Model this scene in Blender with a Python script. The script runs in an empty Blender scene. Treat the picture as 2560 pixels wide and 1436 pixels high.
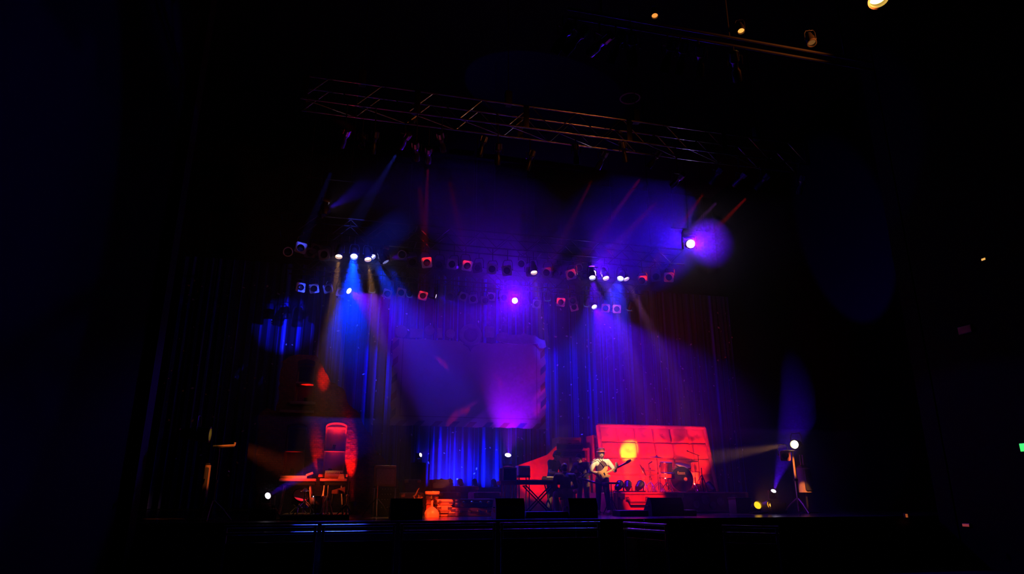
import bpy, bmesh, math, random
from mathutils import Vector, Matrix, Quaternion, noise as mnoise
random.seed(7)
R = math.radians
C = bpy.context.scene.collection
SC = bpy.context.scene

# ------------------------------------------------------------------ camera
CAM = Vector((0.0, 0.0, 0.57)); F = 1680.0
YAW, PITCH = R(-14.1), R(17.0)
cd = bpy.data.cameras.new('camera'); cam = bpy.data.objects.new('camera', cd); C.objects.link(cam)
cam.location = CAM; cam.rotation_euler = (R(90) + PITCH, 0, YAW)
cd.sensor_width = 36; cd.lens = F / 2560 * 36; cd.clip_end = 200; cd.clip_start = .05
SC.camera = cam
CR = cam.rotation_euler.to_matrix()

def at(px, py, Y):
    """the point of the place seen at photo pixel px, py on the upright plane at depth Y"""
    d = CR @ Vector((px - 1280, -(py - 718), -F))
    return CAM + d * ((Y - CAM.y) / d.y)

def floor_at(px, py, Z=0.0):
    d = CR @ Vector((px - 1280, -(py - 718), -F))
    return CAM + d * ((Z - CAM.z) / d.z)

# ------------------------------------------------------------------ world, view
w = bpy.data.worlds.new('night'); SC.world = w; w.use_nodes = True
bg = w.node_tree.nodes['Background']; bg.inputs[0].default_value = (.35, .3, 1, 1); bg.inputs[1].default_value = .0004
vs = SC.view_settings
vs.view_transform = 'Standard'; vs.look = 'None'; vs.gamma = 1; vs.exposure = 0; vs.use_curve_mapping = False
cy = SC.cycles
cy.max_bounces = 3; cy.diffuse_bounces = 1; cy.glossy_bounces = 2; cy.transmission_bounces = 3; cy.volume_bounces = 0
cy.transparent_max_bounces = 6; cy.caustics_reflective = False; cy.caustics_refractive = False
cy.sample_clamp_indirect = 2; cy.sample_clamp_direct = 0

# ------------------------------------------------------------------ lamps
SUNK = {}
def spot(p, target, col, power, half, blend=.35, radius=.03, parent=None, name='lamp_light'):
    l = bpy.data.lights.new(name, 'SPOT'); l.color = col; l.energy = power
    l.spot_size = R(half) * 2; l.spot_blend = blend; l.shadow_soft_size = radius
    o = bpy.data.objects.new(name, l); C.objects.link(o)
    M = look(target - p).to_matrix().to_4x4(); M.translation = p
    if parent is not None:
        bpy.context.view_layer.update()
        o.parent = parent; o.matrix_parent_inverse = parent.matrix_world.inverted()
    o.matrix_world = M
    return o

def look(d):
    """rotation that points local -Z along d, local Y as near up as it gets"""
    d = Vector(d)
    return d.to_track_quat('-Z', 'Y')

# ------------------------------------------------------------------ materials
MAT = {}
def mat(name, col, rough=.6, metal=0.0, vary=.25, scale=6.0, bump=0.0, bscale=40.0, sheen=0.0, spec=.5, emit=None):
    if name in MAT: return MAT[name]
    m = bpy.data.materials.new(name); m.use_nodes = True; nt = m.node_tree; b = nt.nodes['Principled BSDF']
    b.inputs['Roughness'].default_value = rough; b.inputs['Metallic'].default_value = metal
    b.inputs['Specular IOR Level'].default_value = spec
    if sheen: b.inputs['Sheen Weight'].default_value = sheen
    tc = nt.nodes.new('ShaderNodeTexCoord'); n = nt.nodes.new('ShaderNodeTexNoise')
    n.inputs['Scale'].default_value = scale; n.inputs['Detail'].default_value = 4
    nt.links.new(tc.outputs['Object'], n.inputs['Vector'])
    r = nt.nodes.new('ShaderNodeValToRGB'); e = r.color_ramp.elements
    e[0].position = .3; e[1].position = .75
    e[0].color = (*[c * (1 - vary) for c in col], 1); e[1].color = (*[min(1, c * (1 + vary * .5)) for c in col], 1)
    nt.links.new(n.outputs['Fac'], r.inputs['Fac']); nt.links.new(r.outputs['Color'], b.inputs['Base Color'])
    if bump:
        n2 = nt.nodes.new('ShaderNodeTexNoise'); n2.inputs['Scale'].default_value = bscale
        nt.links.new(tc.outputs['Object'], n2.inputs['Vector'])
        bp = nt.nodes.new('ShaderNodeBump'); bp.inputs['Strength'].default_value = bump
        nt.links.new(n2.outputs['Fac'], bp.inputs['Height']); nt.links.new(bp.outputs['Normal'], b.inputs['Normal'])
    if emit:
        b.inputs['Emission Color'].default_value = (*emit[:3], 1); b.inputs['Emission Strength'].default_value = emit[3]
    MAT[name] = m; return m

def glow(col, s):
    return mat('glow_%.2f_%.2f_%.2f_%.1f' % (*col, s), (.1, .1, .1), .3, emit=(*col, s))

black = mat('black_paint', (.008, .008, .009), .8, spec=.2)
blackm = mat('black_metal', (.035, .035, .038), .4, .6)
darkfloor = mat('stage_floor', (.045, .04, .042), .22, 0, .4, 2.0, .05, 60)
hallm = mat('hall_wall', (.002, .0016, .0012), .9, 0, .3, 1.2, .1, 20, spec=.2)
alu = mat('aluminium', (.62, .62, .64), .32, .9)
steel = mat('dark_steel', (.05, .05, .055), .35, .5)
trussm = mat('truss_alu', (.6, .6, .61), .22, 1.0)
frame_bright = mat('gel_frame_silver', (.75, .74, .72), .5, .2)
frame_mid = mat('gel_frame_grey', (.3, .3, .3), .5, .2)
frame_dark = mat('gel_frame_black', (.06, .06, .06), .5, .2)
glass = mat('lens_dark', (.02, .02, .025), .12)
chrome = mat('chrome', (.85, .85, .86), .16, 1.0)
brass = mat('brass', (.9, .62, .25), .28, 1.0)
cable = mat('rubber', (.015, .015, .015), .6)
wood = mat('wood', (.32, .17, .08), .5, 0, .5, 9, .15, 60)
creamleather = mat('suitcase_leather', (.5, .24, .14), .5, 0, .35, 5, .25, 70)
redleather = mat('red_leather', (.45, .16, .1), .5, 0, .3, 5, .2, 70)
darkleather = mat('dark_leather', (.16, .08, .06), .5, 0, .3, 5, .2, 70)
grille = mat('speaker_grille', (.05, .05, .05), .75, .2, .4, 60, .4, 160)
tan = mat('grille_cloth', (.55, .33, .17), .8, 0, .3, 30, .3, 200)
white = mat('white_plastic', (.8, .78, .74), .4)
skin = mat('skin', (.62, .38, .27), .5, 0, .12, 8)
darkhair = mat('dark_hair', (.03, .022, .018), .55, 0, .4, 30, .5, 120)

# ------------------------------------------------------------------ mesh builder
class MB:
    def __init__(s): s.v = []; s.f = []
    def add(s, vs_, fs):
        k = len(s.v); s.v += [tuple(v) for v in vs_]; s.f += [tuple(i + k for i in f) for f in fs]; return s
    def box(s, c, d, M=None, b=0.0):
        hx, hy, hz = d[0] / 2, d[1] / 2, d[2] / 2
        if b > 0:
            b = min(b, hx * .9, hy * .9, hz * .9)
            bm = bmesh.new(); bmesh.ops.create_cube(bm, size=1)
            for v in bm.verts: v.co = Vector((v.co.x * d[0], v.co.y * d[1], v.co.z * d[2]))
            bmesh.ops.bevel(bm, geom=bm.edges[:], offset=b, segments=2, affect='EDGES', profile=.6)
            vv = [v.co.copy() for v in bm.verts]; bm.verts.index_update(); ff = [[v.index for v in f.verts] for f in bm.faces]; bm.free()
        else:
            vv = [Vector((x * hx, y * hy, z * hz)) for z in (-1, 1) for y in (-1, 1) for x in (-1, 1)]
            ff = [(0, 2, 3, 1), (4, 5, 7, 6), (0, 1, 5, 4), (2, 6, 7, 3), (0, 4, 6, 2), (1, 3, 7, 5)]
        if M is not None: vv = [M @ v for v in vv]
        return s.add([v + Vector(c) for v in vv], ff)
    def tube(s, pts, r, n=8, cap=True):
        pts = [Vector(p) for p in pts]; rs = r if isinstance(r, (list, tuple)) else [r] * len(pts)
        rings = []
        up = Vector((0, 0, 1))
        prev = None
        for i, p in enumerate(pts):
            t = (pts[min(i + 1, len(pts) - 1)] - pts[max(i - 1, 0)]).normalized()
            if prev is None:
                a = t.cross(up)
                if a.length < .1: a = t.cross(Vector((1, 0, 0)))
            else:
                a = prev - t * prev.dot(t)
            a.normalize(); prev = a; b = t.cross(a)
            rings.append([p + (a * math.cos(2 * math.pi * k / n) + b * math.sin(2 * math.pi * k / n)) * rs[i] for k in range(n)])
        vv = [v for ring in rings for v in ring]; ff = []
        for i in range(len(pts) - 1):
            for k in range(n):
                ff.append((i * n + k, i * n + (k + 1) % n, (i + 1) * n + (k + 1) % n, (i + 1) * n + k))
        if cap:
            ff.append(tuple(range(n - 1, -1, -1))); ff.append(tuple((len(pts) - 1) * n + k for k in range(n)))
        return s.add(vv, ff)
    def lathe(s, prof, c=(0, 0, 0), n=24, M=None, cap=True):
        """prof: (radius, z) pairs about local Z"""
        vv = []; ff = []
        for r, z in prof:
            for k in range(n):
                a = 2 * math.pi * k / n; vv.append(Vector((r * math.cos(a), r * math.sin(a), z)))
        for i in range(len(prof) - 1):
            for k in range(n):
                ff.append((i * n + k, i * n + (k + 1) % n, (i + 1) * n + (k + 1) % n, (i + 1) * n + k))
        if cap:
            ff.append(tuple(range(n - 1, -1, -1))); ff.append(tuple((len(prof) - 1) * n + k for k in range(n)))
        if M is not None: vv = [M @ v for v in vv]
        return s.add([v + Vector(c) for v in vv], ff)
    def prism(s, outline, y0, y1):
        """outline in x, z pairs pushed from y0 to y1"""
        n = len(outline)
        vv = [Vector((x, y0, z)) for x, z in outline] + [Vector((x, y1, z)) for x, z in outline]
        ff = [tuple(range(n)), tuple(range(2 * n - 1, n - 1, -1))] + [(i, n + i, n + (i + 1) % n, (i + 1) % n) for i in range(n)]
        return s.add(vv, ff)
    def ball(s, c, r, seg=14, ring=9, sc=(1, 1, 1)):
        prof = [(r * math.sin(math.pi * i / ring) + 1e-4, -r * math.cos(math.pi * i / ring)) for i in range(ring + 1)]
        return s.lathe(prof, c, seg, Matrix.Diagonal(Vector(sc)))
    def mesh(s, name):
        me = bpy.data.meshes.new(name); me.from_pydata(s.v, [], s.f); me.validate()
        bm = bmesh.new(); bm.from_mesh(me); bmesh.ops.recalc_face_normals(bm, faces=bm.faces[:]); bm.to_mesh(me); bm.free()
        return me
    def build(s, name, m, parent=None, smooth=True, loc=None):
        me = s.mesh(name); me.materials.append(m)
        o = bpy.data.objects.new(name, me); C.objects.link(o)
        if parent is not None: o.parent = parent
        if loc is not None: o.location = loc
        if smooth: soft(me)
        return o

def soft(me, ang=38):
    me.polygons.foreach_set('use_smooth', [True] * len(me.polygons))
    bm = bmesh.new(); bm.from_mesh(me)
    for e in bm.edges:
        e.smooth = not (len(e.link_faces) == 2 and e.calc_face_angle(0) > R(ang))
    bm.to_mesh(me); bm.free()

def tag(o, label, cat, group=None, kind=None):
    o['label'] = label; o['category'] = cat
    if group: o['group'] = group
    if kind: o['kind'] = kind
    return o

def thing(name, label, cat, loc=(0, 0, 0), rz=0.0, group=None):
    o = bpy.data.objects.new(name, None); C.objects.link(o); o.empty_display_size = .1
    o.location = loc; o.rotation_euler = (0, 0, rz)
    return tag(o, label, cat, group)

def struct(name, mb, m, smooth=False):
    o = mb.build(name, m, None, smooth); o['kind'] = 'structure'; return o

def rot_to(d):
    return look(d).to_matrix()

ORD = ('first second third fourth fifth sixth seventh eighth ninth tenth eleventh twelfth thirteenth fourteenth fifteenth sixteenth '
       'seventeenth eighteenth nineteenth twentieth twenty-first twenty-second twenty-third twenty-fourth twenty-fifth twenty-sixth '
       'twenty-seventh twenty-eighth twenty-ninth thirtieth thirty-first thirty-second thirty-third thirty-fourth').split()

# ================================================================== the hall
HF = -1.15
struct('floor', MB().box((5, 6, HF - .1), (50, 34, .2)), hallm)
struct('trim_stage_deck', MB().box((5.5, 22.4, -.575), (24, 15, 1.15)), darkfloor)
struct('wall_back', MB().box((5.5, 29.2, 7), (26, .3, 20)), black)
struct('trim_stage_side', MB().box((-7.3, 22, 7), (.3, 15, 18)).box((18.3, 22, 7), (.3, 15, 18)), mat('wall_black', (.003, .003, .003), .95, spec=.05))
struct('wall_left', MB().box((-3.95, 4.2, 7), (.3, 20, 18)), mat('wall_black', (.003, .003, .003), .95, spec=.05))
struct('wall_right', MB().box((14.95, 4.2, 7), (.3, 20, 18)), hallm)
struct('ceiling', MB().box((4.5, 10, 15.6), (34, 40, .3)), black)
struct('trim_proscenium', MB().box((17.0, 14.5, 6.5), (4.4, .5, 15.3)).box((-6.2, 14.5, 6.5), (5.2, .5, 15.3)), hallm)

# haze that hangs over the stage
def haze(name, label, c, d, dens):
    me = MB().box(c, d).mesh(name)
    m = bpy.data.materials.new(name); m.use_nodes = True; nt = m.node_tree; nt.nodes.clear()
    out = nt.nodes.new('ShaderNodeOutputMaterial'); v = nt.nodes.new('ShaderNodeVolumeScatter')
    v.inputs['Color'].default_value = (1, 1, 1, 1); v.inputs['Density'].default_value = dens; v.inputs['Anisotropy'].default_value = .35
    nt.links.new(v.outputs[0], out.inputs['Volume']); me.materials.append(m)
    o = bpy.data.objects.new(name, me); C.objects.link(o); tag(o, label, 'haze', None, 'stuff')
haze('stage_haze', 'smoke haze hanging over the stage among the lamp bars, lit by coloured beams', (5.4, 21.98, 6.02), (17.2, 9.64, 7.6), .03)
haze('floor_haze', 'thinner smoke haze drifting low over the stage deck', (6.0, 21.3, 1.11), (15.8, 11.0, 2.18), .018)

# ================================================================== lamps on the two bars
BLUE = (.02, .05, 1); SKY = (.03, .3, 1); PURP = (.085, .0, 1); VIO = (.03, .0, 1); PINK = (1, .25, .75); AMB = (1, .42, .1); WHITE = (1, .95, 1); RED = (1, .012, .006); ORANGE = (1, .18, .02)

def par_parts():
    can = MB().lathe([(.03, .26), (.075, .25), (.085, .2), (.095, .1), (.115, .06), (.118, -.16), (.112, -.16), (.108, .04), (.02, .1)], n=20)
    fr = MB(); n = 32
    h = .145; vv = []
    for k in range(n):
        a = 2 * math.pi * (k + .5) / n; ca, sa = math.cos(a), math.sin(a); q = h / max(abs(ca), abs(sa))
        for z in (-.2, -.178):
            vv.append((.1 * ca, .1 * sa, z)); vv.append((q * ca, q * sa, z))
    ff = []
    for k in range(n):
        a = 4 * k; b = 4 * ((k + 1) % n)
        ff += [(a, a + 1, b + 1, b), (a + 2, b + 2, b + 3, a + 3), (a, b, b + 2, a + 2), (a + 1, a + 3, b + 3, b + 1)]
    fr.add(vv, ff)
    ring = MB().lathe([(.105, -.2), (.13, -.2), (.13, -.16), (.105, -.16), (.105, -.2)], n=24, cap=False)
    lens = MB().lathe([(.001, -.135), (.05, -.14), (.09, -.128), (.106, -.12), (.1, -.1), (.001, -.1)], n=20)
    yoke = MB(); pts = [(-.14, 0, 0), (-.14, 0, .2), (-.1, 0, .29), (.1, 0, .29), (.14, 0, .2), (.14, 0, 0)]
    for a, b in zip(pts, pts[1:]): yoke.tube([a, b], .012, 6)
    yoke.lathe([(.022, -.02), (.022, .02)], (-.14, 0, 0), 10, Matrix.Rotation(R(90), 3, 'Y')).lathe([(.022, -.02), (.022, .02)], (.14, 0, 0), 10, Matrix.Rotation(R(90), 3, 'Y'))
    hook = MB().tube([(0, 0, .28), (0, 0, 1)], .014, 6)
    ms = dict(can=can.mesh('can'), gel_frame=fr.mesh('gel_frame'), front_ring=ring.mesh('front_ring'), lens=lens.mesh('lens'), yoke=yoke.mesh('yoke'), hanger=hook.mesh('hanger'))
    for k, m in ms.items():
        if k != 'gel_frame': soft(m)
    return ms
PARM = par_parts()

def link(name, me, m, parent):
    o = bpy.data.objects.new(name, me); C.objects.link(o)
    if not me.materials: me.materials.append(m)
    o.parent = parent
    o.material_slots[0].link = 'OBJECT'; o.material_slots[0].material = m
    return o

def par(p, aim, label, group, frame=None, round_=False, lens=glass, barz=8.15, scale=1.0, bar=None, roll=0.0):
    """a par lamp whose front stands at p and points along aim"""
    aim = Vector(aim).normalized(); piv = Vector(p) - aim * .19 * scale
    if len(label) and bar is not None: piv = piv + (piv - CAM) * ((bar - piv.y) / (piv.y - CAM.y))
    t = thing('par_lamp', label, 'stage lamp', piv, math.atan2(aim.x, -aim.y) if abs(aim.x) + abs(aim.y) > .15 else 0, group)
    Mz = Matrix.Rotation(-t.rotation_euler.z, 3, 'Z')
    q = look(Mz @ aim) @ Quaternion((0, 0, 1), roll)
    t.scale = (scale,) * 3
    can = link('can', PARM['can'], blackm, t); can.rotation_mode = 'QUATERNION'; can.rotation_quaternion = q
    link('front_ring' if round_ else 'gel_frame', PARM['front_ring' if round_ else 'gel_frame'], frame or frame_mid, can)
    link('lens', PARM['lens'], lens, can)
    link('yoke', PARM['yoke'], blackm, t)
    h = link('hanger', PARM['hanger'], blackm, t); s = max(.32, (barz - piv.z) / scale)
    h.scale = (1, 1, (s - .28) / .72); h.location.z = .28 - .28 * h.scale.z
    return t

def mover_parts():
    head = MB().lathe([(.05, .2), (.11, .17), (.135, .05), (.14, -.1), (.125, -.17), (.11, -.17), (.105, -.12), (.02, -.1)], n=22)
    lens = MB().lathe([(.001, -.175), (.06, -.17), (.105, -.15), (.1, -.12), (.001, -.12)], n=22)
    arm = MB().box((-.18, 0, .04), (.05, .12, .36), b=.02).box((.18, 0, .04), (.05, .12, .36), b=.02).box((0, 0, .22), (.4, .14, .06), b=.02)
    base = MB().box((0, 0, .32), (.36, .26, .14), b=.03)
    ms = dict(head=head.mesh('head'), lens=lens.mesh('lens'), arm=arm.mesh('arm'), base=base.mesh('base'))
    for m in ms.values(): soft(m)
    return ms
MOVM = mover_parts()

def mover(p, aim, label, lens, group='moving head lamps', up=1, barz=None):
    aim = Vector(aim).normalized(); piv = Vector(p) - aim * .17
    t = thing('moving_head_lamp', label, 'stage lamp', piv, math.atan2(aim.x, -aim.y), group)
    hd = link('head', MOVM['head'], blackm, t); hd.rotation_mode = 'QUATERNION'; hd.rotation_quaternion = look(Matrix.Rotation(-t.rotation_euler.z, 3, 'Z') @ aim)
    link('lens', MOVM['lens'], lens, hd)
    a = link('arm', MOVM['arm'], blackm, t); b = link('base', MOVM['base'], blackm, t)
    if up < 0:
        a.rotation_euler = b.rotation_euler = (math.pi, 0, 0)
    elif barz:
        h = link('hanger', PARM['hanger'], blackm, t)
        s = max(.42, barz - piv.z); h.scale = (1, 1, (s - .3) / .72); h.location.z = .3 - .28 * h.scale.z
    return t

def ladder(name, label, x0, x1, y, z, h, n, m, r=.024, dep=.6):
    t = thing(name, label, 'truss', (x0, y, z))
    L = x1 - x0
    for dy in (0, dep):
        for dz in (0, h): MB().tube([(0, dy, dz), (L, dy, dz)], r, 8).build('chord', m, t)
        for i in range(n):
            a, b = L * i / n, L * (i + 1) / n
            MB().tube([(a, dy, r if i % 2 else h - r), (b, dy, h - r if i % 2 else r)], r * .6, 6).build('brace', m, t)
    for i in range(0, n + 1, 4):
        for dz in (0, h): MB().tube([(L * i / n, 0, dz), (L * i / n, dep, dz)], r * .6, 6).build('spreader', m, t)
    for f in (.08, .5, .92): MB().tube([(L * f, dep / 2, h), (L * f, dep / 2, 15.4 - z)], .012, 6).build('hanging_cable', blackm, t)
    return t

Y1, Y2 = 20.0, 23.8
ladder('lamp_bar', 'long lamp bar nearer the audience, hung with the upper row of par lamps', -2.2, 11.2, Y1, 8.15, .55, 26, steel)
ladder('lamp_bar', 'long lamp bar further upstage, hung with the lower row of par lamps', -2.2, 11.4, Y2, 8.15, .6, 26, steel)

NEAR = 'nearer row of par lamps'; FAR = 'farther row of par lamps'
# px, py, state: s silver frame, g grey frame, k dark frame, r round ring; on: colour of the burning lens
row1 = [(720, 630, 'r'), (752, 620, 's'), (775, 633, 'k'), (790, 624, 'k'), (810, 637, 'g'),
        (847, 642, 'on', AMB), (885, 642, 'on', SKY), (920, 649, 'on', AMB), (931, 643, 'on', SKY), (964, 655, 'on', SKY), (1005, 637, 'rg'), (1031, 656, 'k'), (1067, 657, 's'), (1097, 662, 'k'), (1130, 661, 'g'),
        (1168, 665, 's'), (1193, 670, 'k'), (1230, 673, 'g'), (1267, 677, 'g'), (1303, 660, 'rg'), (1327, 680, 'k'), (1335, 682, 'on', AMB), (1366, 682, 'g'), (1389, 684, 'k'), (1427, 687, 's'),
        (1447, 670, 'rg'), (1462, 689, 'k'), (1481, 695, 'on', PINK), (1515, 696, 'on', PINK), (1551, 697, 'on', SKY), (1566, 698, 'on', PINK), (1605, 702, 's'), (1640, 692, 'g'), (1672, 694, 's')]
row2 = [(752, 719, 's'), (785, 722, 's'), (820, 722, 's'), (853, 731, 'g'), (899, 730, 'k'), (930, 729, 'bk'), (968, 735, 's'), (1003, 732, 's'), (1023, 738, 'bk'), (1057, 740, 's'),
        (1125, 741, 'k'), (1158, 742, 'g'), (1183, 748, 'g'), (1213, 752, 'g'), (1228, 742, 's'), (1260, 745, 'g'), (1312, 756, 'k'), (1342, 760, 's'), (1369, 750, 'bk'), (1402, 756, 's'),
        (1432, 753, 'g'), (1435, 768, 's'), (1466, 764, 'bk'), (1486, 768, 'on', PINK), (1514, 771, 's'), (1542, 773, 's'), (1572, 775, 'bk')]
FR = dict(s=frame_bright, g=frame_mid, k=frame_dark)
WORDS = dict(s='unlit par lamp, bright square frame', g='unlit par lamp, grey square frame', k='unlit par lamp, black square frame', r='unlit par lamp, round front ring', rg='unlit par lamp, raised, round ring')
CN = {AMB: 'amber', SKY: 'pale blue', PINK: 'pinkish white'}
beams1 = {847: ((0, -.4, -1), AMB, 6.5, 1300), 885: ((.0, -.85, -1), (.0, .026, 1), 8.5, 26000), 920: ((.14, -.4, -1), AMB, 5.5, 1700), 931: ((.42, -.6, -1), (.0, .024, 1), 8, 7500),
          964: ((.62, -.1, -1), (.0, .02, 1), 8, 3000), 1335: ((0, -.4, -1), (1, .3, .3), 4.5, 700), 1481: ((-.15, -.6, -1), PURP, 16, 1500), 1515: ((.02, -.5, -1), (.9, .18, 1), 4.5, 1500), 1551: ((-.55, -.7, -1), (.01, .02, 1), 16, 3500),
          1566: ((.22, -.4, -1), (.9, .25, .9), 5, 1100), 1486: ((.05, -1.0, -1), PURP, 22, 3000),
          930: ((.25, 2.6, -2.2), (.0, .02, 1), 18, 1400), 1369: ((1.0, 2.6, -2.3), (.01, .01, 1), 22, 900), 1466: ((.3, 2.6, -2.0), (.02, .01, 1), 24, 1000), 1572: ((-.1, 2.6, -3), (.01, .01, 1), 18, 700), 1023: ((-.3, 2.6, -.6), (.0, .01, 1), 24, 300)}
def do_row(row, Y, group, where):
    last = -99
    for i, q in enumerate(row):
        px, py, st = q[:3]; back = (st in ('k', 'rg') or px - last < 24) and not (st == 'on'); last = px if not back else last
        yb = Y + (.6 if back or px in (931, 1566) else 0)
        p = at(px, py, yb)
        rnd = random.Random(px * 7 + py)
        wh = '%s from the ruin end of the %s bar' % (ORD[i], where)
        if st == 'bk':
            aim, col, half, pw = beams1[px]; aim = Vector(aim).normalized()
            t = par(at(px, py, yb + aim.y * .05), aim, 'blue par lamp turned to the drape, %s' % wh, group, frame_mid, False, glow((.1, .2, 1), 4), bar=yb, scale=.85)
            spot(t.location + aim * .2, t.location + aim * 3, col, pw, half, .8, .06, t)
        elif st == 'on':
            aim, col, half, pw = beams1[px]; aim = Vector(aim).normalized()
            lc = tuple(.35 + .65 * c for c in col)
            p = at(px, py, yb + aim.y * .19)
            t = par(p, aim, 'burning %s par lamp, %s' % (CN[q[3]], wh), group, frame_dark, True, glow(lc, 14), bar=yb, scale=1.0)
            spot(p + aim * .05, p + aim * 3, col, pw, half, .35, .1 if q[3] is SKY else .05, t)
        else:
            d = (CAM - p).normalized(); aim = (d + Vector((rnd.uniform(-.35, .35), 0, rnd.uniform(-.3, .25)))).normalized()
            par(at(px, py, yb + aim.y * .21), aim, '%s, %s' % (WORDS[st], wh), group, FR.get(st, frame_bright if st == 'r' else frame_mid), st[0] == 'r', bar=yb, scale=1.12, roll=rnd.uniform(-.28, .28))
do_row(row1, Y1, NEAR, 'nearer'); do_row(row2, Y2, FAR, 'farther')

# moving heads: px, py, bar depth, target pixel and its depth, colour, half angle, power, label, lens glow, bar height
MOVERS = [
    (1727, 610, 20.0, (1788, 600, 17.0), (.1, .0, 1), 15.5, 5500, 'large moving head with dazzling white lens, hung highest at the far bar end', 40, 9.5),
    (1723, 606, 22.0, (1625, 570, 17.2), (.03, .0, 1), 17, 5000, 'moving head hidden behind the dazzling one, washing violet over the stage', 4, 15.4),
    (820, 523, 19.2, (950, 445, 19.7), (.04, 0, 1), 13, 700, 'small moving head with purple beam, alone above the nearer lamp bar', 12, 9.6),
    (972, 645, 20.6, (1150, 625, 21), PURP, 16, 1600, 'moving head throwing a purple beam sideways from the nearer lamp bar', 12, 8.15),
    (873, 728, 24.4, (985, 800, 23.0), (.13, 0, 1), 21, 3000, 'moving head with pink lens and wide violet beam on the farther bar', 14, 8.15),
    (1090, 741, 24.4, (1230, 778, 24.2), VIO, 17, 2000, 'small moving head with blue violet beam near the middle of the farther bar', 10, 8.15),
    (1287, 752, 24.4, (1200, 690, 17.5), (.09, .0, 1), 28, 3600, 'moving head blazing pink white towards the hall from the farther bar', 30, 8.15),
    (1483, 684, 20.6, (1510, 630, 17.3), (.06, 0, 1), 28, 2600, 'moving head blazing pink white upwards above the nearer bar', 24, 8.15),
]
for px, py, Y, (tx, ty, tY), col, half, pw, lab, em, bz in MOVERS:
    p = at(px, py, Y); tg = at(tx, ty, tY); aim = (tg - p).normalized()
    p = at(px, py, Y + aim.y * .17)
    t = mover(p, aim, lab, glow((1, .7, 1), em), barz=bz)
    if px == 1727: t.scale = (1.3, 1.3, 1.3); t.location = p - aim * .17 * 1.3
    spot(p + aim * .05, p + aim * 5, col, pw, half, .12, .04, t)
# a second wash from the large one's twin, turned into the stage

# two short bars that carry the high moving heads
for (px, py), ln in (((1727, 610), 'short bar high at the far end carrying the dazzling moving head'), ((820, 523), 'short bar carrying the lone small moving head above the ruin')):
    yb = 20.0 if px > 1000 else 19.2; p = at(px, py, yb); z = 9.5 if px > 1000 else 9.6
    t = thing('hanging_bar', ln, 'bar', (p.x, yb, z))
    MB().tube([(-.7, 0, 0), (.7, 0, 0)], .025, 8).build('pipe', blackm, t)
    for dx in (-.6, .6): MB().tube([(dx, 0, 0), (dx, 0, 15.4 - z)], .01, 6).build('cable', cable, t)

# ================================================================== front truss, over the stage edge
def front_truss():
    x0, x1, y, z, h, d = -1.6, 13.5, 16.0, 10.29, .68, .6
    t = thing('front_truss', 'long aluminium box truss hanging high across the stage front', 'truss', (x0, y, z)); L = x1 - x0
    for dy in (0, d):
        for dz in (0, h): MB().tube([(0, dy, dz), (L, dy, dz)], .028, 10).build('chord', trussm, t)
    n = 22
    for dy in (0, d):
        for i in range(n):
            a = L * i / n; b = L * (i + 1) / n
            MB().tube([(a + .05, dy, .03 if i % 2 == 0 else h - .03), (b - .05, dy, h - .03 if i % 2 == 0 else .03)], .017, 8).build('brace', trussm, t)
    for i in range(0, n, 2):
        MB().tube([(L * i / n, 0, 0), (L * (i + 2) / n, d, 0)], .014, 6).build('brace', trussm, t)
    for px in (757, 1042, 1315, 1570, 1802, 2010):
        X = at(px, 280, y).x - x0; X = min(max(X, .04), L - .04)
        MB().box((X, -.03, h / 2), (.16, .012, h), b=.004).build('joint_plate', trussm, t); MB().box((X, d + .03, h / 2), (.16, .012, h), b=.004).build('joint_plate', trussm, t)
    for f in (.1, .37, .63, .9):
        MB().box((L * f, d / 2, h + .35), (.2, .2, .45), b=.04).tube([(L * f, d / 2, h + .5), (L * f, d / 2, 15.4 - z)], .012, 6).build('chain_hoist', blackm, t)
    return t
front_truss()

def profile_parts():
    b = MB().lathe([(.03, .3), (.08, .28), (.09, .1), (.06, .06), (.055, -.05), (.085, -.1), (.085, -.3), (.078, -.3), (.07, -.24), (.001, -.24)], n=18)
    v = MB()
    for k in range(4): v.box((0, .085 * math.cos(k * 1.5708), .2), (.05, .02, .14)) if k % 2 == 0 else v.box((.085 * math.sin(k * 1.5708), 0, .2), (.02, .05, .14))
    y = MB()
    pts = [(-.13, 0, 0), (-.13, 0, .2), (.13, 0, .2), (.13, 0, 0)]
    for a, c in zip(pts, pts[1:]): y.tube([a, c], .012, 6)
    l = MB().lathe([(.001, -.262), (.05, -.255), (.076, -.24), (.001, -.235)], n=18)
    ms = dict(barrel=b.mesh('barrel'), vent=v.mesh('vent'), yoke=y.mesh('yoke'), lens=l.mesh('lens'))
    for m in ms.values(): soft(m)
    return ms
PROM = profile_parts()
def profile(piv, target, label, group, barz, lens=glass, vent=alu):
    piv = Vector(piv); aim = (Vector(target) - piv).normalized()
    t = thing('profile_spot', label, 'stage lamp', piv, math.atan2(aim.x, -aim.y), group)
    q = look(Matrix.Rotation(-t.rotation_euler.z, 3, 'Z') @ aim)
    b = link('barrel', PROM['barrel'], blackm, t); b.rotation_mode = 'QUATERNION'; b.rotation_quaternion = q
    link('vent', PROM['vent'], vent, b); link('lens', PROM['lens'], lens, b)
    link('yoke', PROM['yoke'], blackm, t)
    MB().tube([(0, 0, .2), (0, 0, max(.25, barz - piv.z))], .016, 6).build('hanger', blackm, t)
    return t, aim

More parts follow.
